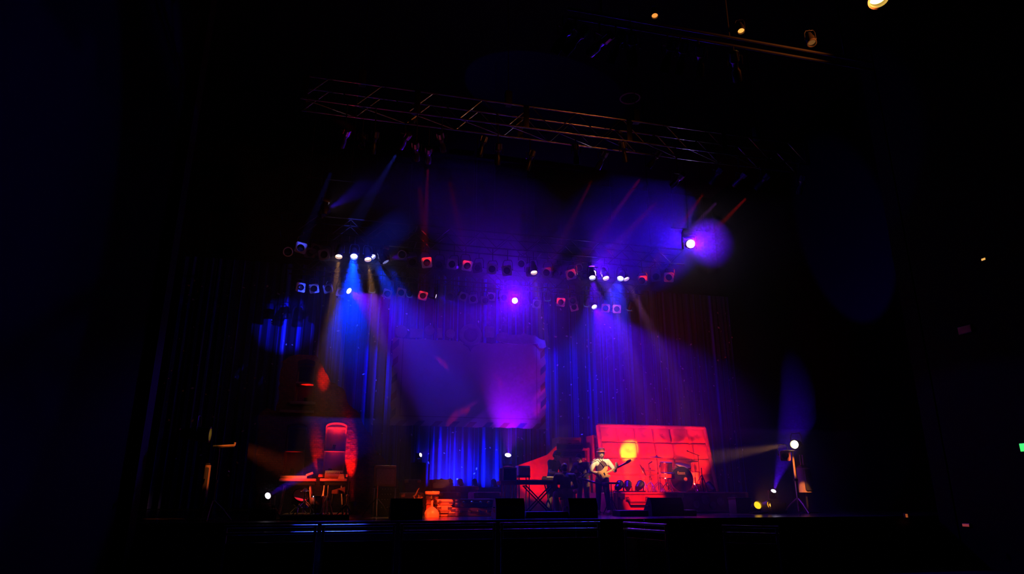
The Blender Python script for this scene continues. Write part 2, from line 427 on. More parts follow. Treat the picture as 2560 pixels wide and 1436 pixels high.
FT = [  # px, py of the lamp, where its light goes, colour, power, half angle
    (862, 345, (at(752, 620, 20), (.06, .08, 1), 1800, 2.6)), (905, 352, (at(825, 1322, 11), (.02, .05, 1), 6000, 3)), (935, 356, None),  # second and third lamps are added: for the barrier rails, for the percussion
    (1012, 352, (at(785, 721, 23.8), (.06, .08, 1), 2400, 4.2)), (1040, 378, (at(1067, 657, 20), RED, 2600, 2.6)), (1071, 388, (at(1057, 740, 23.8), RED, 6000, 1.9)), (1104, 355, (at(1168, 665, 20), RED, 3000, 2.4)),
    (1205, 365, None), (1245, 385, None), (1325, 400, None), (1440, 385, (at(1507, 1185, 18.75), (1, .5, .2), 1300, 1.9)),
    (1505, 400, (at(1366, 682, 20), RED, 2500, 2.6)), (1560, 380, (at(1690, 1175, 20), (1, .3, .04), 1200, 3)), (1636, 398, (at(1427, 687, 20), RED, 3200, 3)), (1695, 450, (at(1402, 756, 23.8), RED, 8000, 2.2)),
    (1790, 440, (at(1605, 702, 20), RED, 3800, 3.2)), (1850, 448, (at(1528, 772, 23.8), (.6, .1, 1), 4500, 2.4)), (1905, 455, (at(1672, 694, 20), RED, 4500, 3.2)), (2003, 462, None)]
for i, (px, py, l) in enumerate(FT):
    back = i % 2
    p = at(px, py, 16.0 + .6 * back); tg = l[0] if l else Vector((p.x + random.uniform(-2, 2), 21, 2))
    t, aim = profile(p, tg, 'black profile spot hung below the front truss, %s from its ruin end' % ORD[i], 'profile spots under the front truss', 10.29)
    if l: spot(p + aim * .3, tg, l[1], l[2], l[3], .5, .03, t)

# ================================================================== drapes at the back
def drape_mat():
    """dark velvet with lit pleat streaks painted into colour and roughness"""
    if 'velvet_painted_streaks' in MAT: return MAT['velvet_painted_streaks']
    m = bpy.data.materials.new('velvet_painted_streaks'); m.use_nodes = True; nt = m.node_tree; N = nt.nodes; Lk = nt.links; b = N['Principled BSDF']
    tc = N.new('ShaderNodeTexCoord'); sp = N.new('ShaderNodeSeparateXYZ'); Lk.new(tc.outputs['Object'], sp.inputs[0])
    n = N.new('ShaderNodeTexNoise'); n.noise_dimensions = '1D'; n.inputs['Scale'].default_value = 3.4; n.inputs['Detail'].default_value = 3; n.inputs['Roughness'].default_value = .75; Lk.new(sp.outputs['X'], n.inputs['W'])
    r = N.new('ShaderNodeValToRGB'); e = r.color_ramp.elements; e[0].position = .5; e[0].color = (.004, .004, .05, 1); e[1].position = .68; e[1].color = (.05, .07, .75, 1); Lk.new(n.outputs[0], r.inputs[0]); Lk.new(r.outputs[0], b.inputs['Base Color'])  # bright bands imitate light catching the pleat crests
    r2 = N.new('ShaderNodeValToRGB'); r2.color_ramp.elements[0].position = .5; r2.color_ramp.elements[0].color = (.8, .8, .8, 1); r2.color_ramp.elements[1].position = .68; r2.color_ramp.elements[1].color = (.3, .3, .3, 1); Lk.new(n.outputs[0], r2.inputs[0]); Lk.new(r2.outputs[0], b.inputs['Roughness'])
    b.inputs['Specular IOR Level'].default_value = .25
    MAT['velvet_painted_streaks'] = m; return m
def drape(x0, x1, label, seed, z1=9.35):
    rnd = random.Random(seed); xs = []; x = 0
    L = x1 - x0; cols = []
    while x < L:
        wd = rnd.uniform(.16, .42); dp = rnd.uniform(.05, .16); sh = rnd.uniform(.25, .75)
        for u in (0, .12, .3, .5, .7, .88):
            uu = u ** (math.log(.5) / math.log(sh)) if u > 0 else 0
            cols.append((min(L, x + wd * uu), -dp * (math.sin(math.pi * u) ** 1.6)))
        x += wd
    rows = 10; mb = MB(); n = len(cols)
    vv = []
    for r in range(rows):
        f = r / (rows - 1)
        for k, (cx, d) in enumerate(cols):
            vv.append((cx + .03 * math.sin(k * .37 + f * 5 + seed) * (1 - f), d * (1.15 - .35 * f), .02 + f * (z1 - .02)))
    ff = [(r * n + k, r * n + k + 1, (r + 1) * n + k + 1, (r + 1) * n + k) for r in range(rows - 1) for k in range(n - 1)]
    mb.add(vv, ff)
    t = thing('drape', label, 'stage curtain', (x0, 27.0, 0), 0, 'drapes along the back of the stage')
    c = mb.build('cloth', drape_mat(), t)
    s = MB()
    for k in range(int(L * 20)):
        kx = rnd.randrange(n); cx, d = cols[kx]; z = rnd.uniform(.8, z1 - .8); h = rnd.uniform(.016, .042); a = rnd.uniform(-.6, .6); e = rnd.uniform(-.5, .5)
        M = Matrix.Rotation(a, 3, 'Z') @ Matrix.Rotation(e, 3, 'X') @ Matrix.Rotation(rnd.uniform(0, 3), 3, 'Y')
        s.add([M @ Vector((q[0] * h, 0, q[1] * h * 1.8)) + Vector((cx, d * 1.15 - .02, z)) for q in ((-1, 0), (0, -1), (1, 0), (0, 1))] + [M @ Vector((0, .006, 0)) + Vector((cx, d * 1.15 - .02, z))], [(0, 1, 2, 3), (0, 4, 1), (1, 4, 2), (2, 4, 3), (3, 4, 0)])
    q = s.build('sequin', mat('sequin', (.85, .87, .95), .3, .25), t, False); q['kind'] = 'stuff'
    MB().tube([(0, .05, z1 + .03), (L, .05, z1 + .03)], .025, 8).build('batten', blackm, t)
    for f in (.1, .9): MB().tube([(L * f, .05, z1 + .03), (L * f, .05, 15.4)], .01, 6).build('cable', cable, t)
    return t
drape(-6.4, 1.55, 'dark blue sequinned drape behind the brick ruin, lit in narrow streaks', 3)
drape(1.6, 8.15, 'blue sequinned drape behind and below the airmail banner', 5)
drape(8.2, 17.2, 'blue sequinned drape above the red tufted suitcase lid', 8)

# ================================================================== the airmail banner
def banner():
    a = at(985, 845, 25.6); b = at(1365, 1073, 25.6); W = b.x - a.x; H = a.z - b.z
    t = thing('banner', 'huge cream airmail letter banner with striped edges, hung before the drape', 'banner', (a.x, 25.6, b.z))
    nx, nz = 66, 40; rnd = random.Random(2)
    def edge(u): return .05 * mnoise.noise((u * 2.3, 1.7, .3)) + .025 * mnoise.noise((u * 9, 4, .3))
    vv = []
    for side in (0, .03):
        for j in range(nz + 1):
            for i in range(nx + 1):
                u, v = i / nx, j / nz; x = u * W; z = v * H
                x += edge(z + 3) * (1 - u) * 1.5 + edge(z + 40) * u * 1.5; z += edge(x + 9) * (1 - v) * .6 + edge(x + 77) * v
                y = .05 * mnoise.noise((x * .5, z * .6, 2)) + .02 * math.sin(x * 2.1) + side
                vv.append((x, y, z))
    n1 = (nx + 1) * (nz + 1); ff = []
    for s in (0, 1):
        for j in range(nz):
            for i in range(nx):
                k = s * n1 + j * (nx + 1) + i; ff.append((k, k + 1, k + nx + 2, k + nx + 1))
    rim = [i for i in range(nx + 1)] + [j * (nx + 1) + nx for j in range(1, nz + 1)] + [nz * (nx + 1) + i for i in range(nx - 1, -1, -1)] + [j * (nx + 1) for j in range(nz - 1, 0, -1)]
    for p, q in zip(rim, rim[1:] + rim[:1]): ff.append((p, q, q + n1, p + n1))
    m = bpy.data.materials.new('airmail_paper'); m.use_nodes = True; nt = m.node_tree; N = nt.nodes; Lk = nt.links; bs = N['Principled BSDF']; bs.inputs['Roughness'].default_value = .7
    tc = N.new('ShaderNodeTexCoord'); sx = N.new('ShaderNodeSeparateXYZ'); Lk.new(tc.outputs['Object'], sx.inputs[0])
    def mth(op, p, q=None, r=None):
        k = N.new('ShaderNodeMath'); k.operation = op
        for i, z in enumerate((p, q, r)):
            if z is None: continue
            if isinstance(z, (int, float)): k.inputs[i].default_value = z
            else: Lk.new(z, k.inputs[i])
        return k.outputs[0]
    X, Z = sx.outputs['X'], sx.outputs['Z']
    dist = mth('MINIMUM', mth('MINIMUM', X, mth('SUBTRACT', W, X)), Z)
    inb = mth('LESS_THAN', dist, .2)
    ph = mth('FRACT', mth('MULTIPLY', mth('SUBTRACT', X, mth('MULTIPLY', Z, 1.0)), 1 / 1.32))
    red_ = mth('MULTIPLY', mth('LESS_THAN', mth('ABSOLUTE', mth('SUBTRACT', ph, .25)), .1), inb)
    blu_ = mth('MULTIPLY', mth('LESS_THAN', mth('ABSOLUTE', mth('SUBTRACT', ph, .75)), .1), inb)
    nz_ = N.new('ShaderNodeTexNoise'); nz_.inputs['Scale'].default_value = 1.2; nz_.inputs['Detail'].default_value = 6; Lk.new(tc.outputs['Object'], nz_.inputs[0])
    cr = N.new('ShaderNodeValToRGB'); cr.color_ramp.elements[0].color = (.22, .18, .15, 1); cr.color_ramp.elements[1].color = (.32, .29, .26, 1); Lk.new(nz_.outputs[0], cr.inputs[0])
    # a faint rule inside the striped margin
    rule = mth('LESS_THAN', mth('ABSOLUTE', mth('SUBTRACT', dist, .36)), .02)
    prev = cr.outputs[0]
    for f, c in ((rule, (.42, .3, .26, 1)), (red_, (.38, .04, .03, 1)), (blu_, (.03, .05, .3, 1))):
        mx = N.new('ShaderNodeMixRGB'); Lk.new(f, mx.inputs[0]); Lk.new(prev, mx.inputs[1]); mx.inputs[2].default_value = tuple(q * .38 for q in c[:3]) + (1,); prev = mx.outputs[0]
    Lk.new(prev, bs.inputs['Base Color'])
    MB().add(vv, ff).build('paper', m, t)
    # crest along the top: seal, stamps, scroll
    crest = mat('crest_card', (.2, .16, .18), .6, 0, .3, 5)
    crestd = mat('crest_dark', (.1, .07, .1), .6)
    o = t.location
    def loc(px, py): p = at(px, py, 25.5); return (p.x - o.x, 0, p.z - o.z)
    sx_, _, sz_ = loc(1177, 838)
    M = Matrix.Rotation(R(90), 3, 'X')
    seal = MB().lathe([(.27, -.05), (.3, .07), (.4, .09), (.44, .03), (.44, -.05), (.27, -.05)], (sx_, -.1, sz_), 40, M, cap=False).build('seal_ring', crest, t)
    MB().lathe([(.001, .02), (.2, .04), (.275, -.03), (.001, -.04)], (sx_, -.1, sz_), 32, M).build('seal_centre', crestd, seal)
    MB().prism([(sx_ - .3, sz_ - .38), (sx_ + .3, sz_ - .38), (sx_ + .08, sz_ - .5), (sx_, sz_ - .66), (sx_ - .08, sz_ - .5)], -.14, -.04).build('seal_drop', crestd, t)
    for px, py, ww, hh, ns in ((1003, 829, .42, .46, 10), (1041, 834, .5, .36, 4), (1074, 826, .36, .36, 12), (1099, 833, .2, .4, 4), (1126, 835, .34, .34, 9), (1224, 830, .38, .44, 8)):
        cx, _, cz = loc(px, py); ol = []
        for k in range(ns * 4):
            a = 2 * math.pi * k / (ns * 4); sq = 1 / max(abs(math.cos(a)), abs(math.sin(a))) if ns in (4, 8) else 1.08
            rr = sq * (1 - (.06 if k % 4 == 0 else 0)); ol.append((cx + ww / 2 * rr * math.cos(a), cz + hh / 2 * rr * math.sin(a)))
        ol2 = [(x, max(z, cz - hh * .45)) for x, z in ol]
        MB().prism(ol, -.12, -.03).build('stamp', crest, t, False)
    pts = [(1240, 850), (1243, 836), (1256, 831), (1268, 833), (1272, 838), (1300, 838), (1310, 833), (1318, 838), (1338, 840), (1348, 848), (1362, 852), (1365, 868), (1357, 872), (1348, 870), (1342, 860), (1290, 862), (1262, 858)]
    MB().prism([loc(*p)[::2] for p in pts], -.13, -.03).build('scroll', crest, t, False)
    for f in (.06, .5, .94): MB().tube([(W * f, .05, H - .1), (W * f, .05, 15.4 - b.z)], .008, 6).build('cable', cable, t)
    return t
banner()

# ================================================================== giant suitcase: riser and tufted lid
RF = 18.55; RB = 21.9; RT = .575
rx0 = at(1537, 1255, RF).x; rx1 = at(1868, 1255, RF).x
def riser():
    t = thing('suitcase_riser', 'giant open suitcase serving as drum riser, front plastered with round stickers', 'drum riser', (rx0, RF, 0)); W = rx1 - rx0
    MB().box((W / 2, (RB - RF) / 2, RT / 2 - .01), (W, RB - RF, RT - .02), b=.05).build('case_shell', mat('case_red', (.5, .2, .14), .45, 0, .35, 3, .2, 40), t)
    MB().box((W / 2, .0, RT - .03), (W + .04, .05, .06), b=.02).box((W / 2, .0, .05), (W + .04, .05, .05), b=.02).build('edge_band', mat('case_band', (.55, .25, .16), .35, .1), t)
    for x0, z in ((.02, 0), (W - .02, 0)): MB().box((x0, .0, RT / 2), (.1, .12, RT), b=.03).build('corner_guard', brass, t)
    hx = at(1592, 1255, RF).x - rx0
    h = MB().tube([(hx - .28, -.02, .4), (hx - .28, -.1, .38), (hx - .24, -.12, .3), (hx + .24, -.12, .3), (hx + .28, -.1, .38), (hx + .28, -.02, .4)], .03, 8).build('handle', darkleather, t)
    for q in (-.3, .3): MB().box((hx + q, -.03, .4), (.1, .05, .1), b=.01).build('handle_mount', brass, h)
    for px in (1552, 1700): MB().box((at(px, 1255, RF).x - rx0, -.04, RT - .09), (.22, .05, .12), b=.015).box((at(px, 1255, RF).x - rx0, -.05, RT - .16), (.1, .05, .08), b=.015).build('latch', brass, t)
    rnd = random.Random(4)
    for px, py, r in ((1763, 1250, .14), (1800, 1254, .12), (1834, 1250, .15), (1781, 1264, .1), (1852, 1262, .11), (1740, 1262, .1)):
        p = at(px, py, RF); MB().lathe([(.001, .012), (r * .7, .012), (r * .72, .016), (r, .016), (r, -.01), (.001, -.01)], (p.x - rx0, -.012, p.z), 24, Matrix.Rotation(R(90), 3, 'X')).build('sticker', mat('sticker', (.55, .32, .26), .6, 0, .4, 8), t)
    return t
riser()

def lid():
    bl = at(1512, 1232, 21.45); br = at(1789, 1232, 21.45); tl = at(1501, 1067, 21.95); tr = at(1768, 1065, 21.95)
    t = thing('tufted_backdrop', 'raised tufted suitcase lid glowing red behind the drum kit', 'scenery', (bl.x, 21.45, RT))
    W = br.x - bl.x; Hh = tl.z - RT; lean = .5
    nx, nz = 108, 72; cols, rows = 6, 4
    def P(u, v, d):
        x = u * W; z = v * Hh; y = v * lean
        n = Vector((0, -Hh, lean)).normalized()
        return Vector((x, y, z)) + n * d
    vv = []
    for j in range(nz + 1):
        for i in range(nx + 1):
            u, v = i / nx, j / nz
            cu, cv = abs((u * cols) % 1 - .5) * 2, abs((v * rows) % 1 - .5) * 2   # 1 at the seams, 0 at the middle
            puff = (1 - cu ** 6) ** .5 * (1 - cv ** 8) ** .5
            bt = math.exp(-(cu ** 2 + cv ** 2) * 14)
            wr = mnoise.noise((u * 22, v * 15, 1.3)) * .012 + mnoise.noise((u * 40, v * 8, 5)) * .006
            vv.append(P(u, v, .02 + .11 * puff - .05 * bt + wr))
    ff = [(j * (nx + 1) + i, j * (nx + 1) + i + 1, (j + 1) * (nx + 1) + i + 1, (j + 1) * (nx + 1) + i) for j in range(nz) for i in range(nx)]
    pm = mat('tufted_satin', (.8, .4, .09), .36, 0, .12, 2, .08, 30, sheen=.2)
    MB().add(vv, ff).build('tufted_lining', pm, t)
    fr = MB()
    q = [P(0, 0, .1), P(0, 1, .1), P(1, 1, .1), P(1, 0, .1)]
    for a, b in zip(q, q[1:]): fr.tube([a, b], .07, 10)
    fr.build('rim', mat('lid_rim', (.75, .35, .24), .4), t)
    MB().add([P(0, 0, .01), P(1, 0, .01), P(1, 1, .01), P(0, 1, .01), P(0, 0, -.14), P(1, 0, -.14), P(1, 1, -.14), P(0, 1, -.14)], [(0, 1, 2, 3), (7, 6, 5, 4), (0, 4, 5, 1), (1, 5, 6, 2), (2, 6, 7, 3), (3, 7, 4, 0)]).build('outer_shell', darkleather, t, False)
    for i in range(cols):
        for j in range(rows):
            p = P((i + .5) / cols, (j + .5) / rows, .08); MB().ball(p, .035, 10, 6, (1, .5, 1)).build('button', pm, t)
    for u in (.97,): MB().tube([P(u, .7, -.14), P(u, .7, -.14) + Vector((.55, .2, -.7 * Hh))], .02, 6).build('prop_stay', alu, t)
    return t
lid()

def floor_par(p, aim, label, col, em, power, half, group, lens=None, blend=.6, scale=1.0, lightcol=None):
    t = thing('floor_par_lamp', label, 'stage lamp', p, 0, group); aim = Vector(aim).normalized()
    piv = .19 * scale
    a = MB()
    for pts in ([(-.14, 0, .03), (-.14, 0, piv / scale)], [(.14, 0, .03), (.14, 0, piv / scale)]): a.tube(pts, .014, 6)
    a.box((0, 0, .02), (.34, .2, .04), b=.01)
    b = a.build('floor_yoke', blackm, t); 
    can = link('can', PARM['can'], blackm, t); can.rotation_mode = 'QUATERNION'; can.rotation_quaternion = look(aim); can.location = (0, 0, piv / scale)
    link('front_ring', PARM['front_ring'], blackm, can)
    link('lens', PARM['lens'], glow(col, em) if em else glass, can)
    t.scale = (scale,) * 3
    if power:
        c = Vector(p) + Vector((0, 0, piv)) + aim * .17 * scale
        spot(c, c + aim * 3, lightcol or col, power, half, blend, .05, t)
    return t

RG = 'floor lamps on the riser edge'
for i, (px, tgt, lc, pw, half, lab) in enumerate(((1548, (1600, 1140), RED, 600, 34, 'dark floor lamp on riser edge beside the guitarist'), (1570, (1572, 1142), (1, .42, .01), 3400, 6, 'dark floor lamp on riser edge, middle one of three before the tufted lid'), (1599, (1670, 1130), RED, 700, 42, 'dark floor lamp on riser edge beside the drum hardware'))):
    p = at(px, 1229, 18.85); p.z = RT; aim = at(*tgt, 21.65) - p
    floor_par(p, aim, lab, (1, .1, .05), 0, pw, half, RG, scale=.9, lightcol=lc)
p = Vector((rx0 + 4.2, 18.9, RT))
floor_par(Vector((rx1 - .55, 19.6, RT)), (-.05, 1, .6), 'dark floor lamp on the riser behind the bass drum', (1, .1, .05), 0, 700, 38, RG, scale=.8, lightcol=RED)

# ================================================================== ruined brick house
def brick_mat():
    m = bpy.data.materials.new('old_brick'); m.use_nodes = True; nt = m.node_tree; N = nt.nodes; Lk = nt.links; b = N['Principled BSDF']; b.inputs['Roughness'].default_value = .85
    tc = N.new('ShaderNodeTexCoord'); mp = N.new('ShaderNodeMapping'); mp.inputs['Rotation'].default_value = (R(90), 0, 0); Lk.new(tc.outputs['Object'], mp.inputs[0])
    br = N.new('ShaderNodeTexBrick'); br.inputs['Scale'].default_value = 4.2; br.inputs['Color1'].default_value = (.42, .14, .06, 1); br.inputs['Color2'].default_value = (.28, .1, .05, 1); br.inputs['Mortar'].default_value = (.12, .1, .09, 1); br.inputs['Mortar Size'].default_value = .018
    Lk.new(mp.outputs[0], br.inputs[0])
    n = N.new('ShaderNodeTexNoise'); n.inputs['Scale'].default_value = 9; Lk.new(tc.outputs['Object'], n.inputs[0])
    mx = N.new('ShaderNodeMixRGB'); mx.blend_type = 'MULTIPLY'; mx.inputs[0].default_value = .7; Lk.new(br.outputs[0], mx.inputs[1]); Lk.new(n.outputs[0], mx.inputs[2]); Lk.new(mx.outputs[0], b.inputs['Base Color'])
    ad = N.new('ShaderNodeMath'); ad.operation = 'MULTIPLY_ADD'; Lk.new(br.outputs['Fac'], ad.inputs[0]); ad.inputs[1].default_value = -1.2; Lk.new(n.outputs[0], ad.inputs[2])
    bp = N.new('ShaderNodeBump'); bp.inputs['Strength'].default_value = .7; bp.inputs['Distance'].default_value = .05; Lk.new(ad.outputs[0], bp.inputs['Height']); Lk.new(bp.outputs[0], b.inputs['Normal'])
    return m
def ruin():
    Y = 20.5; D = .75
    o = at(800, 1200, Y); o = Vector((o.x, Y, 0))
    t = thing('ruined_house', 'dark ruined brick house front with arched windows and a jagged broken edge', 'scenery', o)
    def P(px, py): p = at(px, py, Y); return (p.x - o.x, p.z)
    out = [(640, 1270), (646, 1040), (668, 1020), (690, 1028), (700, 960), (706, 905), (722, 893), (760, 887), (790, 888), (801, 903), (809, 921), (813, 930), (820, 940), (826, 956), (838, 959), (846, 966), (857, 971), (866, 990), (872, 1012), (884, 1022), (897, 1032), (904, 1052), (917, 1078), (930, 1094), (938, 1124), (958, 1144), (972, 1176), (990, 1190), (1000, 1232), (1000, 1268)]
    outl = [P(*q) for q in out]; outl[0] = (outl[0][0], 0); outl[-1] = (outl[-1][0], 0)
    rnd = random.Random(5); fine = []
    for a, b in zip(outl, outl[1:]):
        n = max(1, int(math.dist(a, b) / .12)) if a[1] > .1 or b[1] > .1 else 1
        for k in range(n):
            f = k / n; j = .035 if k else 0
            fine.append((a[0] + (b[0] - a[0]) * f + rnd.uniform(-j, j), max(0, a[1] + (b[1] - a[1]) * f + rnd.uniform(-j, j))))
    fine.append(outl[-1])
    bm_ = MB().prism(fine, 0, D); wall = bm_.build('brick_wall', brick_mat(), t, False)
    # window openings cut with a boolean, then applied
    def arch(l, r, top, spring, bot):
        (xl, zs), (xr, _), (_, zt), (_, zb) = P(l, spring), P(r, spring), P((l + r) / 2, top), P(l, bot)
        cx = (xl + xr) / 2; hw = (xr - xl) / 2
        return [(xl, zb), (xr, zb)] + [(cx + hw * math.cos(math.pi * k / 12), zs + (zt - zs) * math.sin(math.pi * k / 12)) for k in range(13)]
    wins = [arch(815, 868, 1057, 1066, 1186), arch(717, 768, 1059, 1067, 1186), arch(744, 789, 899, 906, 1005)]
    for wv in wins:
        c = MB().prism(wv, -.3, D + .3).build('cutter', black, None, False); c.location = o
        bpy.context.view_layer.update()
        md = wall.modifiers.new('b', 'BOOLEAN'); md.object = c; md.operation = 'DIFFERENCE'; md.solver = 'EXACT'
        bpy.context.view_layer.update()
        me = bpy.data.meshes.new_from_object(wall.evaluated_get(bpy.context.evaluated_depsgraph_get())); wall.modifiers.clear(); wall.data = me
        bpy.data.objects.remove(c)
    wf = mat('window_frame', (.42, .3, .24), .5, 0, .3, 8); pane = mat('window_backing', (.2, .17, .3), .45, 0, .2, 3)
    for k, wv in enumerate(wins):
        x0 = min(p[0] for p in wv); x1 = max(p[0] for p in wv); z0 = wv[0][1]; z1 = max(p[1] for p in wv); zs = wv[2][1]; cx = (x0 + x1) / 2
        f = MB()
        f.box((x0 + .02, D - .12, (z0 + zs) / 2), (.04, .1, zs - z0)).box((x1 - .02, D - .12, (z0 + zs) / 2), (.04, .1, zs - z0)).box((cx, D - .12, z0 + .02), (x1 - x0, .1, .04)).box((cx, D - .12, zs), (x1 - x0, .1, .05))
        fo = f.build('window_frame', wf, t, False)
        MB().box((cx, D * .55, z0 + (zs - z0) * .5), (x1 - x0 - .01, D * .75, .05)).build('transom', wf, fo, False)
        MB().prism([(p[0], p[1]) for p in wv], D - .07, D - .03).build('pane', pane, fo, False)
        MB().box((cx, -.05, z0 - .04), (x1 - x0 + .2, .18, .08), b=.01).build('sill', wf, t)
    a, b = P(700, 1029), P(785, 1033)
    MB().box(((a[0] + b[0]) / 2, -.1, (a[1] + b[1]) / 2), (b[0] - a[0], .24, .07), b=.015).build('cornice', wf, t)
    return t, wins, o
rt_, wins, ro = ruin()
UPG = 'red uplights at the foot of the ruined house'
def uplight(x, y, z, tgt, col, pw, half, lab, blend=.7, scale=.8):
    p = Vector((x, y, z)); return floor_par(p, Vector(tgt) - p, lab, col, 0, pw, half, UPG, scale=scale, lightcol=col, blend=blend)
b0 = at(885, 1245, 20.1); uplight(b0.x, 20.1, 0, (at(874, 1160, 20.5)), RED, 1000, 9, 'red uplight at the ruin foot under the window beside the broken edge')
b0 = at(806, 1245, 20.1); uplight(b0.x, 20.1, 0, (at(793, 1150, 20.5)), RED, 420, 7, 'red uplight at the ruin foot between the two windows')
b0 = at(792, 1250, 18.6); uplight(b0.x, 18.6, 0, (at(808, 960, 20.5)), RED, 2500, 2.8, 'red uplight standing on the deck before the ruin')
wv = wins[0]; cx = (wv[0][0] + wv[1][0]) / 2 + ro.x; uplight(cx - .1, 20.5 + .3, wv[0][1], (cx + .35, 21.2, wv[0][1] + 3), RED, 60, 40, 'small red uplight on the sill of the brightly lit arched window', scale=.4)
zt_ = wins[0][0][1] + (wins[0][2][1] - wins[0][0][1]) * .5 + .025
uplight(cx - .03, 20.5 + .3, zt_, (cx + .12, 20.9, zt_ + 2), RED, 240, 50, 'small red uplight on the transom inside the brightly lit arched window', scale=.35)
wv = wins[1]; cx = (wv[0][0] + wv[1][0]) / 2 + ro.x; uplight(cx - .05, 20.5 + .3, wv[0][1], (cx, 21.0, wv[0][1] + 3), RED, 14, 30, 'small red uplight on the sill of the dimmer arched window', scale=.4)
wv = wins[2]; cx = (wv[0][0] + wv[1][0]) / 2 + ro.x; uplight(cx + .05, 20.5 + .3, wv[0][1], (cx + .2, 21.0, wv[0][1] + 3), RED, 40, 30, 'small red uplight on the sill of the upper arched window', scale=.4)

# ================================================================== generic pieces
def tripod(t, h, r=.011, spread=.3, m=chrome, legz=.28):
    MB().tube([(0, 0, .06), (0, 0, h * .55)], r * 1.3, 8).build('lower_tube', m, t)
    MB().tube([(0, 0, h * .5), (0, 0, h)], r, 8).build('upper_tube', m, t)
    MB().lathe([(r * 1.3, -.03), (r * 2.2, -.03), (r * 2.2, .03), (r * 1.3, .03)], (0, 0, h * .53), 10).build('clutch', blackm, t)
    for k in range(3):
        a = 2 * math.pi * k / 3 + .5
        l = MB().tube([(r, 0, legz), (spread * .5, 0, legz * .62), (spread, 0, .012)], r * .9, 6).build('leg', m, t); l.rotation_euler = (0, 0, a)
        MB().ball((spread, 0, .012), .016, 8, 6).build('rubber_foot', cable, l)
    return t

def wedge(px0, px1, pyb, Y, label, h=.44, d=.5):
    a = at(px0, pyb, Y); b = at(px1, pyb, Y); W = b.x - a.x
    t = thing('floor_monitor', label, 'stage monitor', ((a.x + b.x) / 2, Y, 0), 0, 'wedge monitors along the stage edge')
    ol = [(-W / 2 + .0, 0), (W / 2, 0), (W / 2, 0)]
    prof = [(0, .0), (d, .0), (d, .12), (d * .42, h), (.08, h), (0, h * .62)]
    n = len(prof); vv = [(-W / 2, y, z) for y, z in prof] + [(W / 2, y, z) for y, z in prof]
    ff = [tuple(range(n)), tuple(range(2 * n - 1, n - 1, -1))] + [(i, n + i, n + (i + 1) % n, (i + 1) % n) for i in range(n)]
    MB().add(vv, ff).build('cabinet', mat('monitor_paint', (.012, .012, .012), .75, 0, .2, 40, .3, 120), t, False)
    sl = Vector((0, d - d * .42, .12 - h)).normalized(); mid = Vector((0, (d + d * .42) / 2, (h + .12) / 2)); nrm = Vector((0, -sl.z, sl.y)).normalized()
    M = Matrix((Vector((1, 0, 0)), sl, nrm)).transposed()
    MB().box(mid + nrm * .012, (W * .92, .38, .02), M, b=.005).build('grille', grille, t)
    for s in (-1, 1): MB().tube([(s * W / 2, .12, .24), (s * (W / 2 + .03), .12, .24), (s * (W / 2 + .03), .28, .24), (s * W / 2, .28, .24)], .012, 6).build('side_handle', blackm, t)
    MB().box((0, -.006, .12), (.16, .012, .1), b=.004).build('connector_plate', blackm, t)
    return t
wedge(976, 1056, 1296, 15.5, 'black wedge monitor in front of the amp cabinet and mic stand')
wedge(1240, 1312, 1294, 15.5, 'black wedge monitor between suitcase stack and keyboard')
wedge(1424, 1495, 1294, 15.6, 'black wedge monitor at the feet of the guitarist')
wedge(1630, 1710, 1283, 16.4, 'black wedge monitor before the drum riser, standing on low box')
def lowbox(px0, px1, Y, h, d, lab):
    a = at(px0, 1285, Y); b = at(px1, 1285, Y); W = b.x - a.x
    t = thing('low_stage_box', lab, 'box', ((a.x + b.x) / 2, Y, 0))
    MB().box((0, d / 2, h / 2), (W, d, h), b=.02).build('body', mat('stage_box_black', (.012, .012, .012), .7), t)
    MB().box((0, -.006, h - .03), (W * .96, .012, .02)).build('edge_strip', blackm, t)
lowbox(1550, 1622, 16.3, .14, .5, 'low black box at the stage edge beside the riser wedge')
lowbox(1716, 1742, 16.3, .14, .4, 'small low black box past the riser wedge')
lowbox(1316, 1420, 15.7, .14, .4, 'long low black box lying before the keyboard player')
for px, lab in ((1437, 'thin upright cable post under the guitarist wedge'), (1608, 'thin upright cable post before the drum riser')):
    p = at(px, 1300, 14.85)
    t = thing('cable_post', lab, 'post', (p.x, 14.8, HF)); MB().tube([(0, 0, 0), (0, 0, 1.13)], .012, 8).build('pole', alu, t); MB().lathe([(.09, 0), (.09, .015), (.02, .03)], n=16).build('base', blackm, t)

